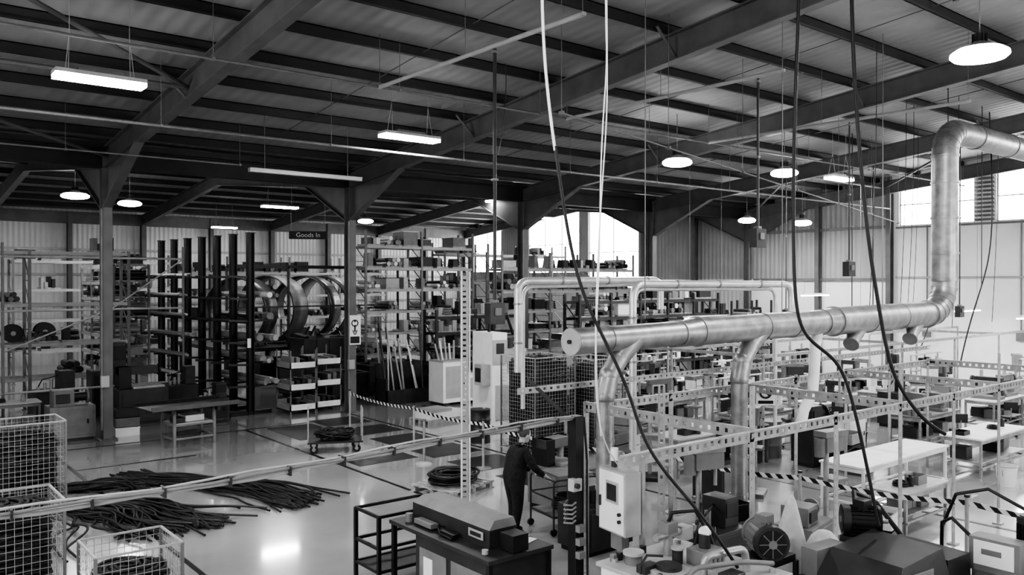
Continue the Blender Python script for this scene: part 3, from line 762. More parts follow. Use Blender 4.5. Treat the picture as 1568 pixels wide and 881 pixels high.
def cabinet_machine(name, loc, rz, w, d, h, m=M_grey, m2=M_dark, kind=0):
    b = MB(); b.bx(0,w,0,d,.08,h*.62,m); b.bx(.04,w-.04,.04,d-.04,0,.08,m2)
    b.bx(w*.06,w*.94,-.015,0,.15,h*.56,m2 if kind==2 else m); b.bx(w*.8,w*.84,-.04,-.015,h*.3,h*.38,M_black)
    if kind == 0:
        b.bx(w*.1,w*.55,d*.15,d*.85,h*.62,h*.9,m); b.cyl((w*.55,d*.5,h*.76),(w*.85,d*.5,h*.76),h*.08,m2,16)
        b.cyl((w*.86,d*.5,h*.76),(w*.9,d*.5,h*.76),h*.13,m,18); b.bx(w*.15,w*.45,d*.1,d*.15,h*.68,h*.84,m2)
    elif kind == 1:
        b.bx(w*.05,w*.3,d*.3,d*.9,h*.62,h,m2); b.bx(w*.05,w*.85,d*.35,d*.75,h*.86,h,m); b.cyl((w*.7,d*.55,h*.7),(w*.7,d*.55,h*.86),.06,M_galv2,12)
        b.disc((w*.9,d*.55,h*.92),(1,0,0),h*.1,.05,m2); b.bx(w*.3,w*.95,d*.1,d*.9,h*.62,h*.66,M_galv2)
    else:
        b.bx(w*.6,w*.95,d*.2,d*.8,h*.62,h*1.0,m); b.bx(w*.62,w*.93,d*.18,d*.2,h*.75,h*.95,m2)
        for k in range(3): b.cyl((w*.15+k*w*.15,d*.5,h*.62),(w*.15+k*w*.15,d*.5,h*(.7+.07*k)),.05,M_galv2,12)
        b.tube([(w*.15,d*.5,h*.7),(w*.2,d*.3,h*.85),(w*.6,d*.5,h*.9)],.02,M_rubber,6)
    b.obj(name,loc,rz,bevel=.01)
cabinet_machine('machine_tool',(4.3,24.5,0),0,1.1,.8,1.5,M_grey,M_dark,0)
cabinet_machine('machine_tool',(6.4,26.2,0),0,1.4,.9,1.7,M_dark,M_black,1)
cabinet_machine('machine_tool',(8.2,27.4,0),0,.9,.8,1.5,M_dark,M_dark,2)
cabinet_machine('machine_tool',(2.0,27.0,0),0,1.2,.8,1.6,M_grey,M_dark,1)
cabinet_machine('machine_tool',(4.6,28.3,0),.1,1.2,.9,1.5,M_dark,M_dark,2)
cabinet_machine('machine_tool',(6.2,28.6,0),0,1.1,.8,2.3,M_dark,M_black,2)
cabinet_machine('machine_tool',(1.6,28.6,0),0,1.6,.9,2.0,M_dark,M_black,0)
cabinet_machine('machine_tool',(8.3,24.9,0),0,.9,.6,1.2,M_dark,M_black,2)
bench('packing_bench',(3.2,26.0,0),0,2.2,.8,1.0,M_lgrey,M_grey,True,stuff=7)
bench('packing_bench',(1.7,23.2,0),0,1.6,.8,.95,M_grey,M_grey,True,stuff=5)
b = MB()
for k,(x,y,r) in enumerate(((0,0,.32),(.7,0,.34),(1.4,.1,.3),(2.3,0,.32))):
    for s in (-.16,.16): b.disc((x,y+s,r),(0,1,0),r,.03,M_black,22); 
    b.cyl((x,y-.16,r),(x,y+.16,r),r*.75,M_dark,18); b.disc((x,y-.18,r),(0,1,0),r*.25,.03,M_lgrey)
b.obj('cable_drums',(3.0,31.1,2.28))
b = MB()
for z in (1.0,3.4,5.0): b.cyl((1.5,27.95,z),(8.8,27.95,z),.035,M_lgrey,8)
for x in (3.7,8.8): b.cyl((x,27.95,0),(x,27.95,5.4),.04,M_grey,8)
b.cyl((3.7,27.95,2.2),(6.6,27.95,3.4),.025,M_lgrey,8); b.cyl((6.6,27.95,3.4),(8.8,27.95,5.0),.025,M_lgrey,8)
b.obj('pipe_storage_frame')

# ---------------------------------------------------------------- foreground cutting machine
b = MB()
b.bx(-.5,.5,-1.1,1.1,1.0,1.05,M_dark)
b.bx(-.46,.46,-1.06,.5,.12,1.0,M_dark); b.bx(-.47,-.46,-.95,-.3,.3,.85,M_grey); b.bx(-.47,-.46,-.2,.4,.3,.85,M_grey); b.bx(-.475,-.465,.1,.3,.5,.75,M_white)
for x in (-.45,.45):
    for y in (-1.05,1.05): b.bx(x-.03,x+.03,y-.03,y+.03,0,1.0,M_black)
b.bx(-.22,.2,-.75,.95,1.05,1.27,M_dark)
b.add([(-.22,-.75,1.27),(.2,-.75,1.27),(.2,.95,1.27),(-.22,.95,1.27),(-.1,-.7,1.36),(.2,-.7,1.36),(.2,.9,1.36),(-.1,.9,1.36)],
      [(4,5,6,7),(0,1,5,4),(1,2,6,5),(2,3,7,6),(3,0,4,7)],M_grey)
b.box((-.235,-.5,1.18),(.012,.3,.1),M_lgrey); b.box((-.243,-.5,1.18),(.006,.22,.05),M_dark)
b.box((-.0,-.95,1.16),(.24,.25,.2),M_black); b.box((-.3,.5,1.1),(.12,.4,.06),M_grey); b.box((-.32,-.05,1.09),(.1,.3,.05),M_black)
b.box((.34,-.7,1.055),(.21,.3,.008),M_white,rz=.3); b.box((.36,-.2,1.06),(.25,.35,.02),M_lgrey,rz=-.2); b.box((.3,-.5,1.12),(.18,.5,.02),M_white,rz=.1,rx=.1)
b.cyl((-.34,.85,1.05),(-.34,.85,1.16),.05,M_grey,12); b.cyl((-.36,-.85,1.05),(-.36,-.85,1.1),.04,M_lgrey,12)
b.tube([(-.2,.2,1.1),(-.36,.15,1.15),(-.42,0,1.1),(-.38,-.2,1.07)],.012,M_rubber,6)
b.obj('hose_cutting_machine',(6.25,8.6,0),bevel=.008)
b = MB()
for x in (-.55,.55):
    for y in (-.32,.32): b.bx(x-.025,x+.025,y-.025,y+.025,0,1.08,M_black)
for z in (1.05,.3,.62):
    for y in (-.32,.32): b.bx(-.55,.55,y-.02,y+.02,z,z+.04,M_black)
    for x in (-.55,.55): b.bx(x-.02,x+.02,-.32,.32,z,z+.04,M_black)
b.bx(-.53,.53,-.3,.3,.3,.32,M_dark)
b.obj('steel_frame_stand',(6.2,10.12,0),bevel=.003)

# hydraulic power unit
b = MB()
b.bx(-.6,.6,-.7,.7,.15,1.32,M_white); b.bx(-.64,.64,-.74,.74,1.32,1.36,M_lgrey); b.bx(-.55,.55,-.65,.65,0,.15,M_dark)
for (x,y) in ((-.5,-.6),(.5,-.6),(-.5,.6),(.5,.6),(-.5,0)): b.cyl((x,y,1.36),(x,y,1.4),.035,M_galv2,8)
b.cyl((-.38,.45,1.36),(-.38,.45,1.46),.09,M_grey,16); b.cyl((-.38,.45,1.46),(-.38,.45,1.49),.11,M_lgrey,16)
b.disc((-.3,.05,1.38),(0,0,1),.2,.04,M_lgrey,24); b.disc((-.3,.05,1.42),(0,0,1),.13,.04,M_dark,24)
b.cyl((.1,.4,1.36),(.1,.4,1.62),.05,M_galv2,12); b.box((.1,.4,1.66),(.16,.14,.12),M_grey)
b.cyl((-.1,.4,1.58),(.35,.4,1.58),.04,M_galv2,10); b.box((.35,.4,1.56),(.14,.16,.14),M_lgrey)
b.tube([(.1,.4,1.7),(.1,.35,1.82),(.3,.2,1.84),(.4,.1,1.6),(.4,0,1.4)],.022,M_rubber,8)
b.tube(bend([(-.2,-.3,1.36),(-.2,-.3,1.58),(.35,-.38,1.58),(.35,-.4,1.36)],0,.1),.04,M_galv2,10)
b.tube(bend([(-.45,-.3,1.36),(-.45,-.35,1.54),(.1,-.55,1.54),(.5,-.6,1.45)],0,.1),.026,M_grey,10)
b.box((.2,.0,1.44),(.3,.24,.16),M_grey); b.cyl((.2,0,1.5),(.2,0,1.66),.06,M_dark,14); b.disc((.2,0,1.68),(1,.2,0),.06,.05,M_white)
b.box((-.1,-.55,1.42),(.22,.16,.12),M_dark); b.box((-.45,.2,1.4),(.2,.12,.08),M_dark)
for k in range(4): b.cyl((.1+k*.07,-.15,1.36),(.1+k*.07,-.15,1.48),.022,M_galv2,8)
b.tube([(-.55,.2,1.36),(-.56,.2,1.44),(-.4,.25,1.5),(-.2,.22,1.46)],.015,M_dark,6)
for k in range(3): b.tube([(.45,.1+k*.12,1.36),(.5,.1+k*.12,1.55),(.62,.2+k*.1,1.6),(.7,.3+k*.1,1.3)],.018,M_rubber,6)
for k in range(6): b.box((-.5+k*.09,.62,1.4),(.05,.06,.08),M_dark if k%2 else M_grey)
b.cyl((-.05,.15,1.36),(-.05,.15,1.52),.055,M_dark,14); b.disc((-.05,.15,1.53),(0,0,1),.07,.02,M_lgrey)
b.obj('hydraulic_power_unit',(6.7,5.35,0),bevel=.01)

def motor(b, c, ax, r, L, m=M_grey):
    c = V(c); a = V(ax).normalized(); b.cyl(c-a*L/2,c+a*L/2,r*.88,m,24)
    side = a.cross(V((0,0,1))); 
    if side.length < .1: side = a.cross(V((0,1,0)))
    side.normalize(); up = side.cross(a)
    for k in range(20):
        t = 2*math.pi*k/20; d = side*math.cos(t)+up*math.sin(t)
        b.beam(c-a*L*.36+d*r*.92,c+a*L*.36+d*r*.92,.008,r*.16,m,ref=d)
    b.cyl(c+a*L*.4,c+a*L*.62,r,M_dark if m!=M_dark else M_black,24); b.cyl(c-a*L*.5,c-a*L*.42,r,m,24); b.cyl(c-a*L*.75,c-a*L*.5,r*.15,M_galv2,10)
    b.disc(c+a*L*.63,a,r*.8,.01,M_black,24); b.disc(c+a*L*.64,a,r*.25,.02,M_grey,16)
    for k in range(8):
        t = math.pi*k/4; d = side*math.cos(t)+up*math.sin(t); b.beam(c+a*L*.635,c+a*L*.635+d*r*.8,.012,.008,M_grey,ref=a)
    b.box(c+V((0,0,r*1.05)),(.16,.14,.12),m)
b = MB(); motor(b,(0,0,1.42),(-.6,-.8,0),.19,.42); b.box((.05,.05,1.19),(.5,.5,.08),M_dark)
for x in (-.2,.3):
    for y in (-.2,.3): b.beam((x,y,0),(x,y,1.16),.05,.05,M_dark)
b.box((.05,.05,.6),(.45,.45,.5),M_grey); b.disc((.18,.22,1.42),(.6,.8,0),.1,.12,M_galv2)
b.obj('electric_motor_pump',(7.95,5.35,0),bevel=.004)
b = MB()
b.bx(-.75,.75,-.55,.55,.1,1.1,M_dark); b.add([(-.75,-.55,1.1),(.3,-.55,1.1),(.3,.35,1.1),(-.75,.35,1.1),(-.5,-.5,1.42),(.2,-.5,1.5),(.2,.3,1.5),(-.5,.3,1.42)],
    [(4,5,6,7),(0,1,5,4),(1,2,6,5),(2,3,7,6),(3,0,4,7)],M_dark)
b.bx(.3,.75,-.5,.3,1.1,1.35,M_black); b.bx(-.7,-.2,.35,.55,1.1,1.4,M_grey); b.box((-.2,-.53,1.25),(.35,.02,.18),M_grey); b.bx(-.7,.7,-.57,-.55,.2,.95,M_black)
motor(b,(.25,.45,1.55),(-.7,.7,0),.17,.36,M_black); b.bx(.05,.5,.3,.6,1.1,1.38,M_dark); b.bx(-.7,.7,-.5,.5,0,.1,M_black)
b.tube([(.35,.6,1.6),(.6,.8,1.75),(.9,.7,1.6),(.8,.3,1.3)],.03,M_rubber,8)
b.obj('mill_machine',(8.7,4.35,0),-.1,bevel=.015)
b = MB()
b.bx(-.3,.3,-.35,.35,.1,1.15,M_grey); b.bx(-.25,.25,-.3,.3,0,.1,M_black); b.box((-.25,.1,1.32),(.25,.5,.36),M_grey); b.box((-.38,.1,1.34),(.012,.4,.26),M_white); b.box((-.388,.12,1.36),(.008,.2,.06),M_grey)
motor(b,(.12,-.1,1.5),(0,0,1),.15,.34,M_black); b.box((.12,-.1,1.22),(.36,.36,.14),M_dark)
b.tube([(-.1,.3,1.3),(-.2,.6,1.6),(-.1,.75,1.5),(0,.8,1.0)],.022,M_rubber,8)
b.tube([(.1,-.1,1.75),(0,.3,1.95),(-.1,.6,1.85),(0,.8,1.4)],.02,M_rubber,8)
b.obj('pump_control_stand',(9.9,3.5,0),bevel=.008)
b = MB(); n = 20; vs = []; fs = []
prof = [(.02,1.68),(.05,1.6),(.1,1.4),(.18,1.1),(.24,.8),(.26,.5),(.2,.3)]
for r,z in prof:
    for k in range(n):
        a = 2*math.pi*k/n; rr = r*(1+.14*math.sin(a*5+z*3)); vs.append((rr*math.cos(a),rr*math.sin(a),z))
for j in range(len(prof)-1):
    for k in range(n): fs.append((j*n+k,j*n+(k+1)%n,(j+1)*n+(k+1)%n,(j+1)*n+k))
b.add(vs,fs,M_sack,True); b.cyl((0,0,0),(0,0,.35),.12,M_dark,12); b.ring((0,0,.32),.2,.015,M_galv2)
b.ell((.32,-.25,.75),(.22,.28,.5),M_sack,18,10); b.bx(.12,.5,-.5,0,0,.3,M_dark)
b.obj('canvas_filter_sack',(8.95,5.65,0))

cabinet_machine('machine_tool',(8.9,9.1,0),0,1.0,.7,1.2,M_dark,M_black,0)
cabinet_machine('machine_tool',(9.4,7.2,0),0,.9,.7,1.1,M_dark,M_black,2)
cabinet_machine('machine_tool',(12.9,9.6,0),0,.9,.7,1.4,M_dark,M_grey,2)
cabinet_machine('machine_tool',(11.0,6.6,0),.2,.9,.6,1.0,M_grey,M_dark,0)
cabinet_machine('machine_tool',(10.2,11.3,0),.1,.8,.7,1.3,M_grey,M_black,1)

# ---------------------------------------------------------------- assembly area
def presshead(b, x, y, z, rz=0, m=M_white, s=1.0):
    c, sn = math.cos(rz), math.sin(rz)
    def T(px,py): return (x+px*c-py*sn, y+px*sn+py*c)
    def bb(px,py,pz,sx,sy,sz,mm): q = T(px*s,py*s); b.box((q[0],q[1],z+pz*s),(sx*s,sy*s,sz*s),mm,rz=rz)
    bb(0,0,.03,.55,.3,.06,M_grey); bb(.18,0,.22,.14,.16,.34,m); bb(-.02,0,.38,.5,.15,.12,m); bb(-.24,0,.25,.07,.1,.2,m)
    q1 = T(.27*s,0); q2 = T(.31*s,0); b.cyl((q1[0],q1[1],z+.36*s),(q2[0],q2[1],z+.36*s),.09*s,M_dark,14)
    q = T(-.24*s,0); b.cyl((q[0],q[1],z+.06*s),(q[0],q[1],z+.16*s),.01,M_galv2,6)
    q = T(.1*s,.05*s); b.cyl((q[0],q[1],z+.44*s),(q[0],q[1],z+.58*s),.035*s,M_lgrey,8)
rows = [(18.6,15.6),(22.0,15.6),(25.4,15.6),(28.8,15.6),
        (18.5,12.7),(22.0,12.7),(25.4,12.7),(29.0,12.8),
        (21.8,9.9),(26.2,9.9),(30.2,9.9),(32.8,8.2),(18.5,18.5),(22,18.8),(26,18.8),(30,18.8)]
tops = [M_grey,M_white,M_lgrey,M_dark]
for i,(x,y) in enumerate(rows):
    o = bench('assembly_bench',(x,y,0),R(-.04,.04),2.2,.85,.9,tops[i%4],M_galv2,True,stuff=9,back=(.9 if i%3==1 else 0))
    b = MB()
    for k in range(2):
        presshead(b,-.6+k*1.1+R(-.1,.1),R(-.1,.05),0,R(-.5,.5)+ (math.pi/2 if R(0,1)>.6 else 0),random.choice([M_white,M_grey,M_dark,M_dark]),R(1.0,1.5))
    b.obj('benchtop_press',(x,y,.902),0,bevel=.006)
bench('white_table',(16.0,8.0,0),0,3.4,.9,.9,M_white,M_white,False,stuff=0)
bench('white_table',(20.4,7.9,0),0,2.6,.9,.85,M_white,M_galv2,True,stuff=3)
bench('white_table',(15.2,12.0,0),0,2.4,.9,.85,M_lgrey,M_galv2,True,stuff=4)
bench('white_table',(24.6,7.4,0),0,3.6,.9,.9,M_white,M_galv2,True,stuff=6)
bench('white_table',(14.6,6.9,0),0,1.6,.7,.7,M_lgrey,M_galv2,True,stuff=3)
for i,(x,y) in enumerate(((17.2,10.3),(19.4,10.6),(23.8,11.6),(26.8,8.2),(29.2,8.2),(20.0,14.3),(23.7,14.3),(27.0,11.5),(31.8,15.6))):
    cabinet_machine('machine_tool',(x,y,0),R(-.1,.1),R(.6,.9),R(.5,.65),R(1.3,1.8),random.choice([M_white,M_grey,M_dark,M_dark]),M_dark,i%3)
# assorted workshop equipment
def drill_press(x,y,m=M_dark):
    b = MB(); b.box((0,0,.04),(.45,.6,.08),m); b.cyl((0,.12,.08),(0,.12,1.75),.045,M_galv2,14); b.box((0,-.05,.95),(.35,.35,.05),M_grey)
    b.box((0,-.02,1.55),(.22,.5,.26),m); b.box((0,-.0,1.72),(.26,.56,.1),M_grey); b.cyl((0,-.18,1.42),(0,-.18,1.15),.03,M_galv2,10); b.cyl((0,.28,1.35),(0,.28,1.66),.09,M_grey,14)
    for k in range(3):
        a = k*2.09; b.cyl((.12,-.1,1.5),(.16,-.1+.2*math.cos(a),1.5+.2*math.sin(a)),.01,M_galv2,6); b.ell((.16,-.1+.2*math.cos(a),1.5+.2*math.sin(a)),(.02,.02,.02),M_black,8,5)
    b.obj('drill_press',(x,y,0),R(-1.5,1.5),bevel=.006)
for x,y in ((14.2,9.8),(17.6,14.0),(22.6,14.2),(25.4,11.4),(31.5,11.2),(13.6,12.0),(10.2,7.9),(17.0,17.0),(12.9,7.4)): drill_press(x,y,random.choice([M_dark,M_grey,M_white]))
def drum(x,y,m=M_dark):
    b = MB(); b.tube([(0,0,0),(0,0,.02),(0,0,.28),(0,0,.3),(0,0,.32),(0,0,.58),(0,0,.6),(0,0,.62),(0,0,.86),(0,0,.88)],[.28,.28,.28,.3,.28,.28,.3,.28,.28,.29],m,22); b.cyl((.14,0,.88),(.14,0,.9),.04,M_lgrey,10)
    b.obj('steel_drum',(x,y,0))
for x,y,m in ((16.9,11.6,M_dark),(17.6,11.7,M_grey),(27.6,14.2,M_dark),(13.2,17.6,M_dark),(18.6,22.0,M_dark),(19.3,22.2,M_grey),(19.0,23.0,M_dark)): drum(x,y,m)
def crates(x,y,n,rz=0):
    b = MB()
    for k in range(n):
        z = k*.26; m = random.choice([M_dark,M_grey,M_white,M_lgrey,M_black])
        b.bx(-.3,.3,-.2,.2,z,z+.02,m)
        for s in (-1,1):
            b.bx(-.3,.3,s*.2-.01,s*.2+.01,z,z+.24,m); b.bx(s*.3-.01,s*.3+.01,-.2,.2,z,z+.24,m)
        b.bx(-.32,.32,-.22,-.2,z+.2,z+.24,m); b.bx(-.32,.32,.2,.22,z+.2,z+.24,m); b.bx(-.25,.25,-.16,.16,z+.02,z+.15,M_dark)
    b.obj('plastic_crate_stack',(x,y,0),rz)
for x,y,n in ((14.0,13.4,3),(15.0,14.0,4),(18.2,10.0,3),(21.0,11.4,4),(23.2,10.0,3),(27.9,10.0,4),(16.6,20.2,4),(17.6,20.3,3),(18.8,20.2,5),(15.8,17.4,3),(16.4,17.4,5),(10.9,8.0,3),(13.3,6.7,2),(17.6,9.4,2),(28,7.2,4),(6.2,24.6,3)): crates(x,y,n,R(-.3,.3))
# coil stand
for x,y in ((19.0,17.2),(24.0,17.2),(12.6,13.6),(20.4,12.0),(14.8,16.6)):
    b = MB()
    for k in range(4): a=k*math.pi/2+.4; b.beam((0,0,.3),(.45*math.cos(a),.45*math.sin(a),.03),.05,.05,M_galv2)
    b.cyl((0,0,.05),(0,0,1.3),.035,M_galv2,10); b.disc((0,0,.35),(0,0,1),.42,.03,M_grey)
    for k in range(7): b.ring((0,0,.4+k*.07),.3+R(-.02,.03),.035,M_rubber,'Z',20,6)
    b.obj('hose_coil_stand',(x,y,0))
b = MB()
for y in (11.35,14.1,17.1):
    b.beam((16.8,y,2.5),(33.8,y,2.5),.05,.08,M_galv2)
    for x in (16.8,20.2,23.6,27,30.4,33.8): b.beam((x,y,0),(x,y,2.5),.05,.05,M_galv2); b.box((x,y,.01),(.12,.12,.02),M_galv2)
for x in (16.8,23.6,30.4): b.beam((x,11.35,2.5),(x,17.1,2.5),.05,.08,M_galv2)
b.obj('workstation_gantry')
for (x,y) in ((19,12.0),(22,11.9),(24.9,11.8),(21.5,14.9),(25.6,14.8),(28.5,14.8),(21.8,9.1),(25,9.1)):
    b = MB(); b.cyl((0,0,.5),(0,0,.55),.18,M_black,18); b.cyl((0,0,.1),(0,0,.5),.025,M_galv2,10); b.box((-.17,0,.85),(.04,.34,.22),M_black); b.tube([(0,0,.48),(-.18,0,.5),(-.19,0,.8)],.014,M_galv2,6)
    for k in range(5):
        a = k*math.pi*.4; b.beam((0,0,.12),(.24*math.cos(a),.24*math.sin(a),.06),.03,.03,M_galv2); b.ell((.24*math.cos(a),.24*math.sin(a),.03),(.03,.03,.03),M_black,8,5)
    b.obj('workshop_stool',(x,y,0),R(0,6))
b = MB(); b.tube([(0,0,0),(0,0,.42)],[.16,.21],M_white,20); b.ring((0,0,.42),.215,.012,M_lgrey); b.disc((0,0,.425),(0,0,1),.19,.004,M_grey,20)
b.ring((0,0,.36),.23,.006,M_galv2,'Y',12,5,math.pi,2*math.pi)
b.obj('plastic_bucket',(18.9,6.9,0))

# ---------------------------------------------------------------- barrier tape
def tape_mat():
    m = bpy.data.materials.new('hazard_tape'); m.use_nodes = True; nt = m.node_tree; bs = nt.nodes['Principled BSDF']
    tc = nt.nodes.new('ShaderNodeTexCoord'); mp = nt.nodes.new('ShaderNodeMapping'); mp.inputs['Rotation'].default_value = (.75,0,0)
    w = nt.nodes.new('ShaderNodeTexWave'); w.bands_direction = 'Y'; w.inputs['Scale'].default_value = 2.2
    cr = nt.nodes.new('ShaderNodeValToRGB'); cr.color_ramp.interpolation = 'CONSTANT'; cr.color_ramp.elements[1].position = .5
    cr.color_ramp.elements[0].color = (.01,.01,.01,1); cr.color_ramp.elements[1].color = (.75,.75,.75,1)
    nt.links.new(tc.outputs['Object'],mp.inputs['Vector']); nt.links.new(mp.outputs['Vector'],w.inputs['Vector'])
    nt.links.new(w.outputs['Fac'],cr.inputs['Fac']); nt.links.new(cr.outputs['Color'],bs.inputs['Base Color']); bs.inputs['Roughness'].default_value = .4
    return m
M_tape = tape_mat()
b = MB(); pp = [(11.5,21.6),(11.4,18),(11.35,15),(11.3,12.3),(11.9,9.9),(12.3,7.6),(12.8,5.2),(13.0,3)]
for i,(x,y) in enumerate(pp):
    b.cyl((x,y,.03),(x,y,1.1),.028,M_lgrey,10); b.cyl((x,y,0),(x,y,.03),.18,M_galv2,20); b.cyl((x,y,1.1),(x,y,1.14),.04,M_dark,10)
    if i:
        p = V((*pp[i-1],1.02)); q = V((x,y,1.02)); N = 6
        for k in range(N):
            a = p.lerp(q,k/N); c = p.lerp(q,(k+1)/N); a.z -= .07*math.sin(math.pi*k/N); c.z -= .07*math.sin(math.pi*(k+1)/N); b.beam(a,c,.006,.075,M_tape)
b.obj('hazard_tape_barrier')
b = MB(); b.cyl((0,0,.04),(0,0,1.0),.03,M_galv2,12); b.tube([(0,0,0),(0,0,.03),(0,0,.06)],[.2,.19,.05],M_lgrey,22); b.cyl((0,0,1),(0,0,1.05),.045,M_grey,12)
b.obj('barrier_stanchion',(10.6,16.3,0))

# ---------------------------------------------------------------- signs
def text(body, size, loc, rot, parent, m=M_white):
    c = bpy.data.curves.new('lettering','FONT'); c.body = body; c.size = size; c.align_x = 'CENTER'; c.align_y = 'CENTER'; c.extrude = .003
    c.materials.append(m); o = bpy.data.objects.new('lettering', c); scene.collection.objects.link(o); o.location = loc; o.rotation_euler = rot; o.parent = parent
b = MB(); b.box((0,0,0),(1.6,.05,.34),M_black); 
for x in (-.7,.7): b.cyl((x,0,.17),(x,0,1.6),.008,M_grey,5)
o = b.obj('goods_in_sign',(15.6,33.0,6.25),-.5); text('Goods In',.27,(.0,-.03,0),(math.pi/2,0,0),o)
b = MB(); b.box((0,0,0),(.38,.012,.95),M_white); b.box((0,-.008,-.32),(.3,.004,.22),M_black); b.ring((0,-.012,.22),.1,.018,M_black,'Y',18,5)
b.ell((0,-.01,.28),(.03,.004,.03),M_black,10,6); b.box((0,-.009,.05),(.05,.004,.22),M_black); b.box((.04,-.009,-.08),(.03,.004,.15),M_black,ry=.4); b.box((-.04,-.009,-.08),(.03,.004,.15),M_black,ry=-.4)
b.obj('safety_sign',(12.95,23.98,2.7),-.25)
b = MB(); b.box((0,0,0),(.35,.012,.4),M_white); b.ring((0,-.01,.04),.1,.022,M_black,'Y',18,5); b.box((0,-.009,.04),(.16,.004,.03),M_black,ry=.7); b.box((0,-.009,-.14),(.28,.004,.06),M_black)
b.obj('safety_sign',(13.4,9.0,2.15),-.7)

# ---------------------------------------------------------------- worker
fr = math.radians(-10)
sk = {'pel':((-.02,0,.98),.19,.2),'sp1':((.0,0,1.13),.17,.19),'ch':((.06,0,1.31),.19,.23),'nb':((.11,0,1.46),.1,.13),'nt':((.145,0,1.55),.07,.075),
 'sL':((.09,.2,1.41),.095,.095),'eL':((.2,.27,1.14),.068,.07),'wL':((.42,.2,1.0),.045,.045),
 'sR':((.09,-.2,1.41),.095,.095),'eR':((.22,-.27,1.15),.068,.07),'wR':((.44,-.22,1.0),.045,.045),
 'hL':((-.02,.11,.9),.14,.14),'kL':((.05,.13,.5),.095,.095),'aL':((.02,.14,.13),.07,.07),
 'hR':((-.02,-.11,.9),.14,.14),'kR':((-.01,-.12,.5),.095,.095),'aR':((-.08,-.13,.13),.07,.07)}
ed = [('pel','sp1'),('sp1','ch'),('ch','nb'),('nb','nt'),('ch','sL'),('sL','eL'),('eL','wL'),('ch','sR'),('sR','eR'),('eR','wR'),
      ('pel','hL'),('hL','kL'),('kL','aL'),('pel','hR'),('hR','kR'),('kR','aR')]
names = list(sk); me = bpy.data.meshes.new('worker')
me.from_pydata([sk[n][0] for n in names],[(names.index(a),names.index(c)) for a,c in ed],[])
me.materials.append(M_ppl_cloth)
wk = bpy.data.objects.new('worker', me); scene.collection.objects.link(wk)
sm = wk.modifiers.new('skin','SKIN'); sm.use_smooth_shade = True
for i,n in enumerate(names):
    d = me.skin_vertices[0].data[i]; d.radius = (sk[n][1],sk[n][2]); d.use_root = (n == 'pel')
s2 = wk.modifiers.new('sub','SUBSURF'); s2.levels = 2; s2.render_levels = 2
wk.location = (8.8,10.75,0); wk.rotation_euler = (0,0,fr)
HM = Matrix.Translation((.195,0,1.655)) @ Matrix.Rotation(math.radians(22),4,'Y')
b = MB()
def hell(c,r,m,nu=18,nv=12):
    o = len(b.v); b.ell((0,0,0),r,m,nu,nv)
    for k in range(o,len(b.v)): b.v[k] = tuple(HM @ (V(b.v[k])+V(c)))
hell((0,0,.01),(.1,.08,.12),M_skin); hell((.04,0,-.06),(.058,.055,.058),M_skin); hell((-.02,0,-.09),(.058,.058,.09),M_skin)
hell((.1,0,-.01),(.018,.014,.028),M_skin,10,8); hell((.088,0,-.065),(.014,.026,.009),M_dark,10,6)
for s in (-1,1):
    hell((.086,s*.03,.015),(.012,.015,.009),M_white,8,6); hell((.095,s*.03,.015),(.006,.007,.007),M_black,8,6)
    hell((-.005,s*.082,-.005),(.022,.012,.033),M_skin,10,8); hell((.091,s*.03,.035),(.01,.02,.004),M_hair,8,5)
hell((-.026,0,.035),(.097,.087,.108),M_hair); 
b.obj('head',parent=wk)
b = MB()
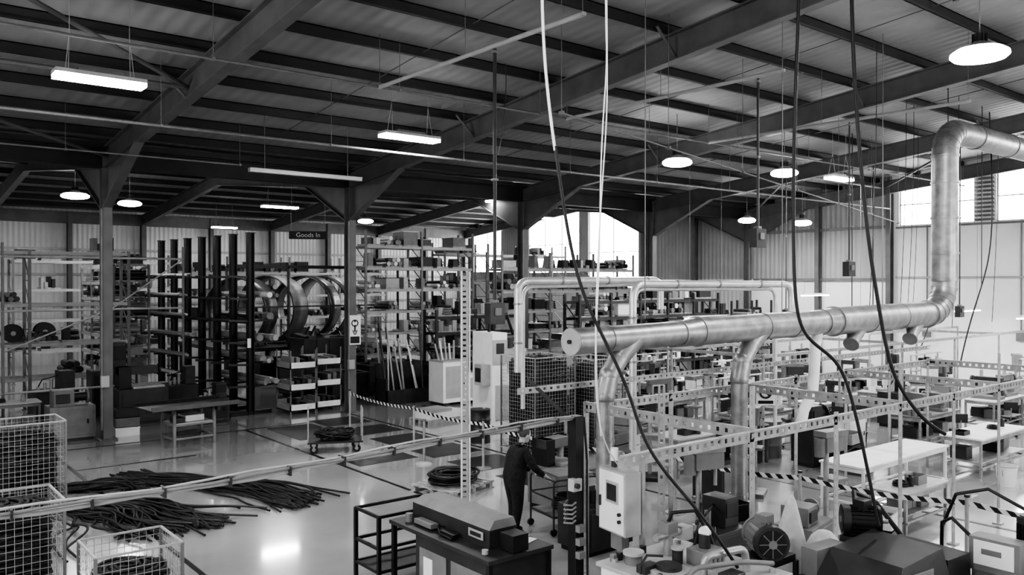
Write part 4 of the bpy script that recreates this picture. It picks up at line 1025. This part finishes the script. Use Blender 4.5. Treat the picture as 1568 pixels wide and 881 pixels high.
for s in (-1,1):
    w = V(sk['wL' if s>0 else 'wR'][0]); d = (w-V(sk['eL' if s>0 else 'eR'][0])).normalized()
    b.tube([w-d*.02,w+d*.04],[.03,.028],M_skin,10)
    pc = w+d*.08; 
    Mh = Matrix.Rotation(math.atan2(d.y,d.x),3,'Z') @ Matrix.Rotation(math.atan2(-d.z,math.hypot(d.x,d.y)),3,'Y')
    b.ell(pc,(.052,.044,.019),M_skin,12,8,Mh)
    for f,(oy,L) in enumerate(((-.032,.068),(-.011,.078),(.011,.073),(.031,.058))):
        base = pc+Mh@V((.035,oy,0)); 
        b.tube([base,base+Mh@V((L*.45,0,.004)),base+Mh@V((L*.75,0,-.018)),base+Mh@V((L*.8,0,-.045))],[.0095,.009,.0085,.006],M_skin,8)
    base = pc+Mh@V((-.01,s*-.036,-.004)); 
    b.tube([base,base+Mh@V((.025,-s*.022,-.012)),base+Mh@V((.05,-s*.022,-.03))],[.012,.011,.008],M_skin,8)
b.obj('hands',parent=wk)
b = MB()
for n in ('aL','aR'):
    a = V(sk[n][0]); b.ell((a.x+.06,a.y,.05),(.15,.058,.06),M_black,16,9); b.bx(a.x-.08,a.x+.2,a.y-.05,a.y+.05,0,.025,M_black); b.cyl((a.x,a.y,.06),(a.x,a.y,.16),.06,M_black,14)
b.obj('boots',parent=wk)
b = MB()
for y in (-.38,.38):
    b.tube(bend([(0,y,.06),(0,y,.92),(.9,y,.92),(.9,y,.06)],0,.08),.018,M_dark,8)
    for z in (.3,.6): b.cyl((0,y,z),(.9,y,z),.014,M_dark,8)
for x in (0,.9):
    for z in (.3,.6,.92): b.cyl((x,-.38,z),(x,.38,z),.016,M_dark,8)
    for y in (-.38,.38): b.cyl((x,y-.02,.06),(x,y+.02,.06),.06,M_rubber,14)
b.bx(.02,.88,-.37,.37,.3,.32,M_grey); b.box((.5,0,.95),(.7,.6,.03),M_grey)
for k in range(5): b.ring((.5,0,.38+k*.04),.25-.01*k,.022,M_rubber,'Z',18,6)
b.obj('tubular_cart',(8.8+.53*math.cos(fr),10.75+.53*math.sin(fr),0),fr)

# ---------------------------------------------------------------- world + camera
w = bpy.data.worlds.new('overcast_sky'); scene.world = w; w.use_nodes = True
bg = w.node_tree.nodes['Background']; bg.inputs[0].default_value = (1,1,1,1); bg.inputs[1].default_value = 10.0
cam = bpy.data.cameras.new('camera'); cam.lens = 29.16; cam.sensor_width = 36; cam.clip_end = 200
co = bpy.data.objects.new('camera', cam); scene.collection.objects.link(co)
co.location = (0,0,4.25); co.rotation_euler = (math.radians(90-.38),0,math.radians(-39.1))
scene.camera = co
try:
    scene.view_settings.view_transform = 'AgX'; scene.view_settings.look = 'AgX - High Contrast'; scene.view_settings.exposure = 0.4
except Exception as e: print(e)
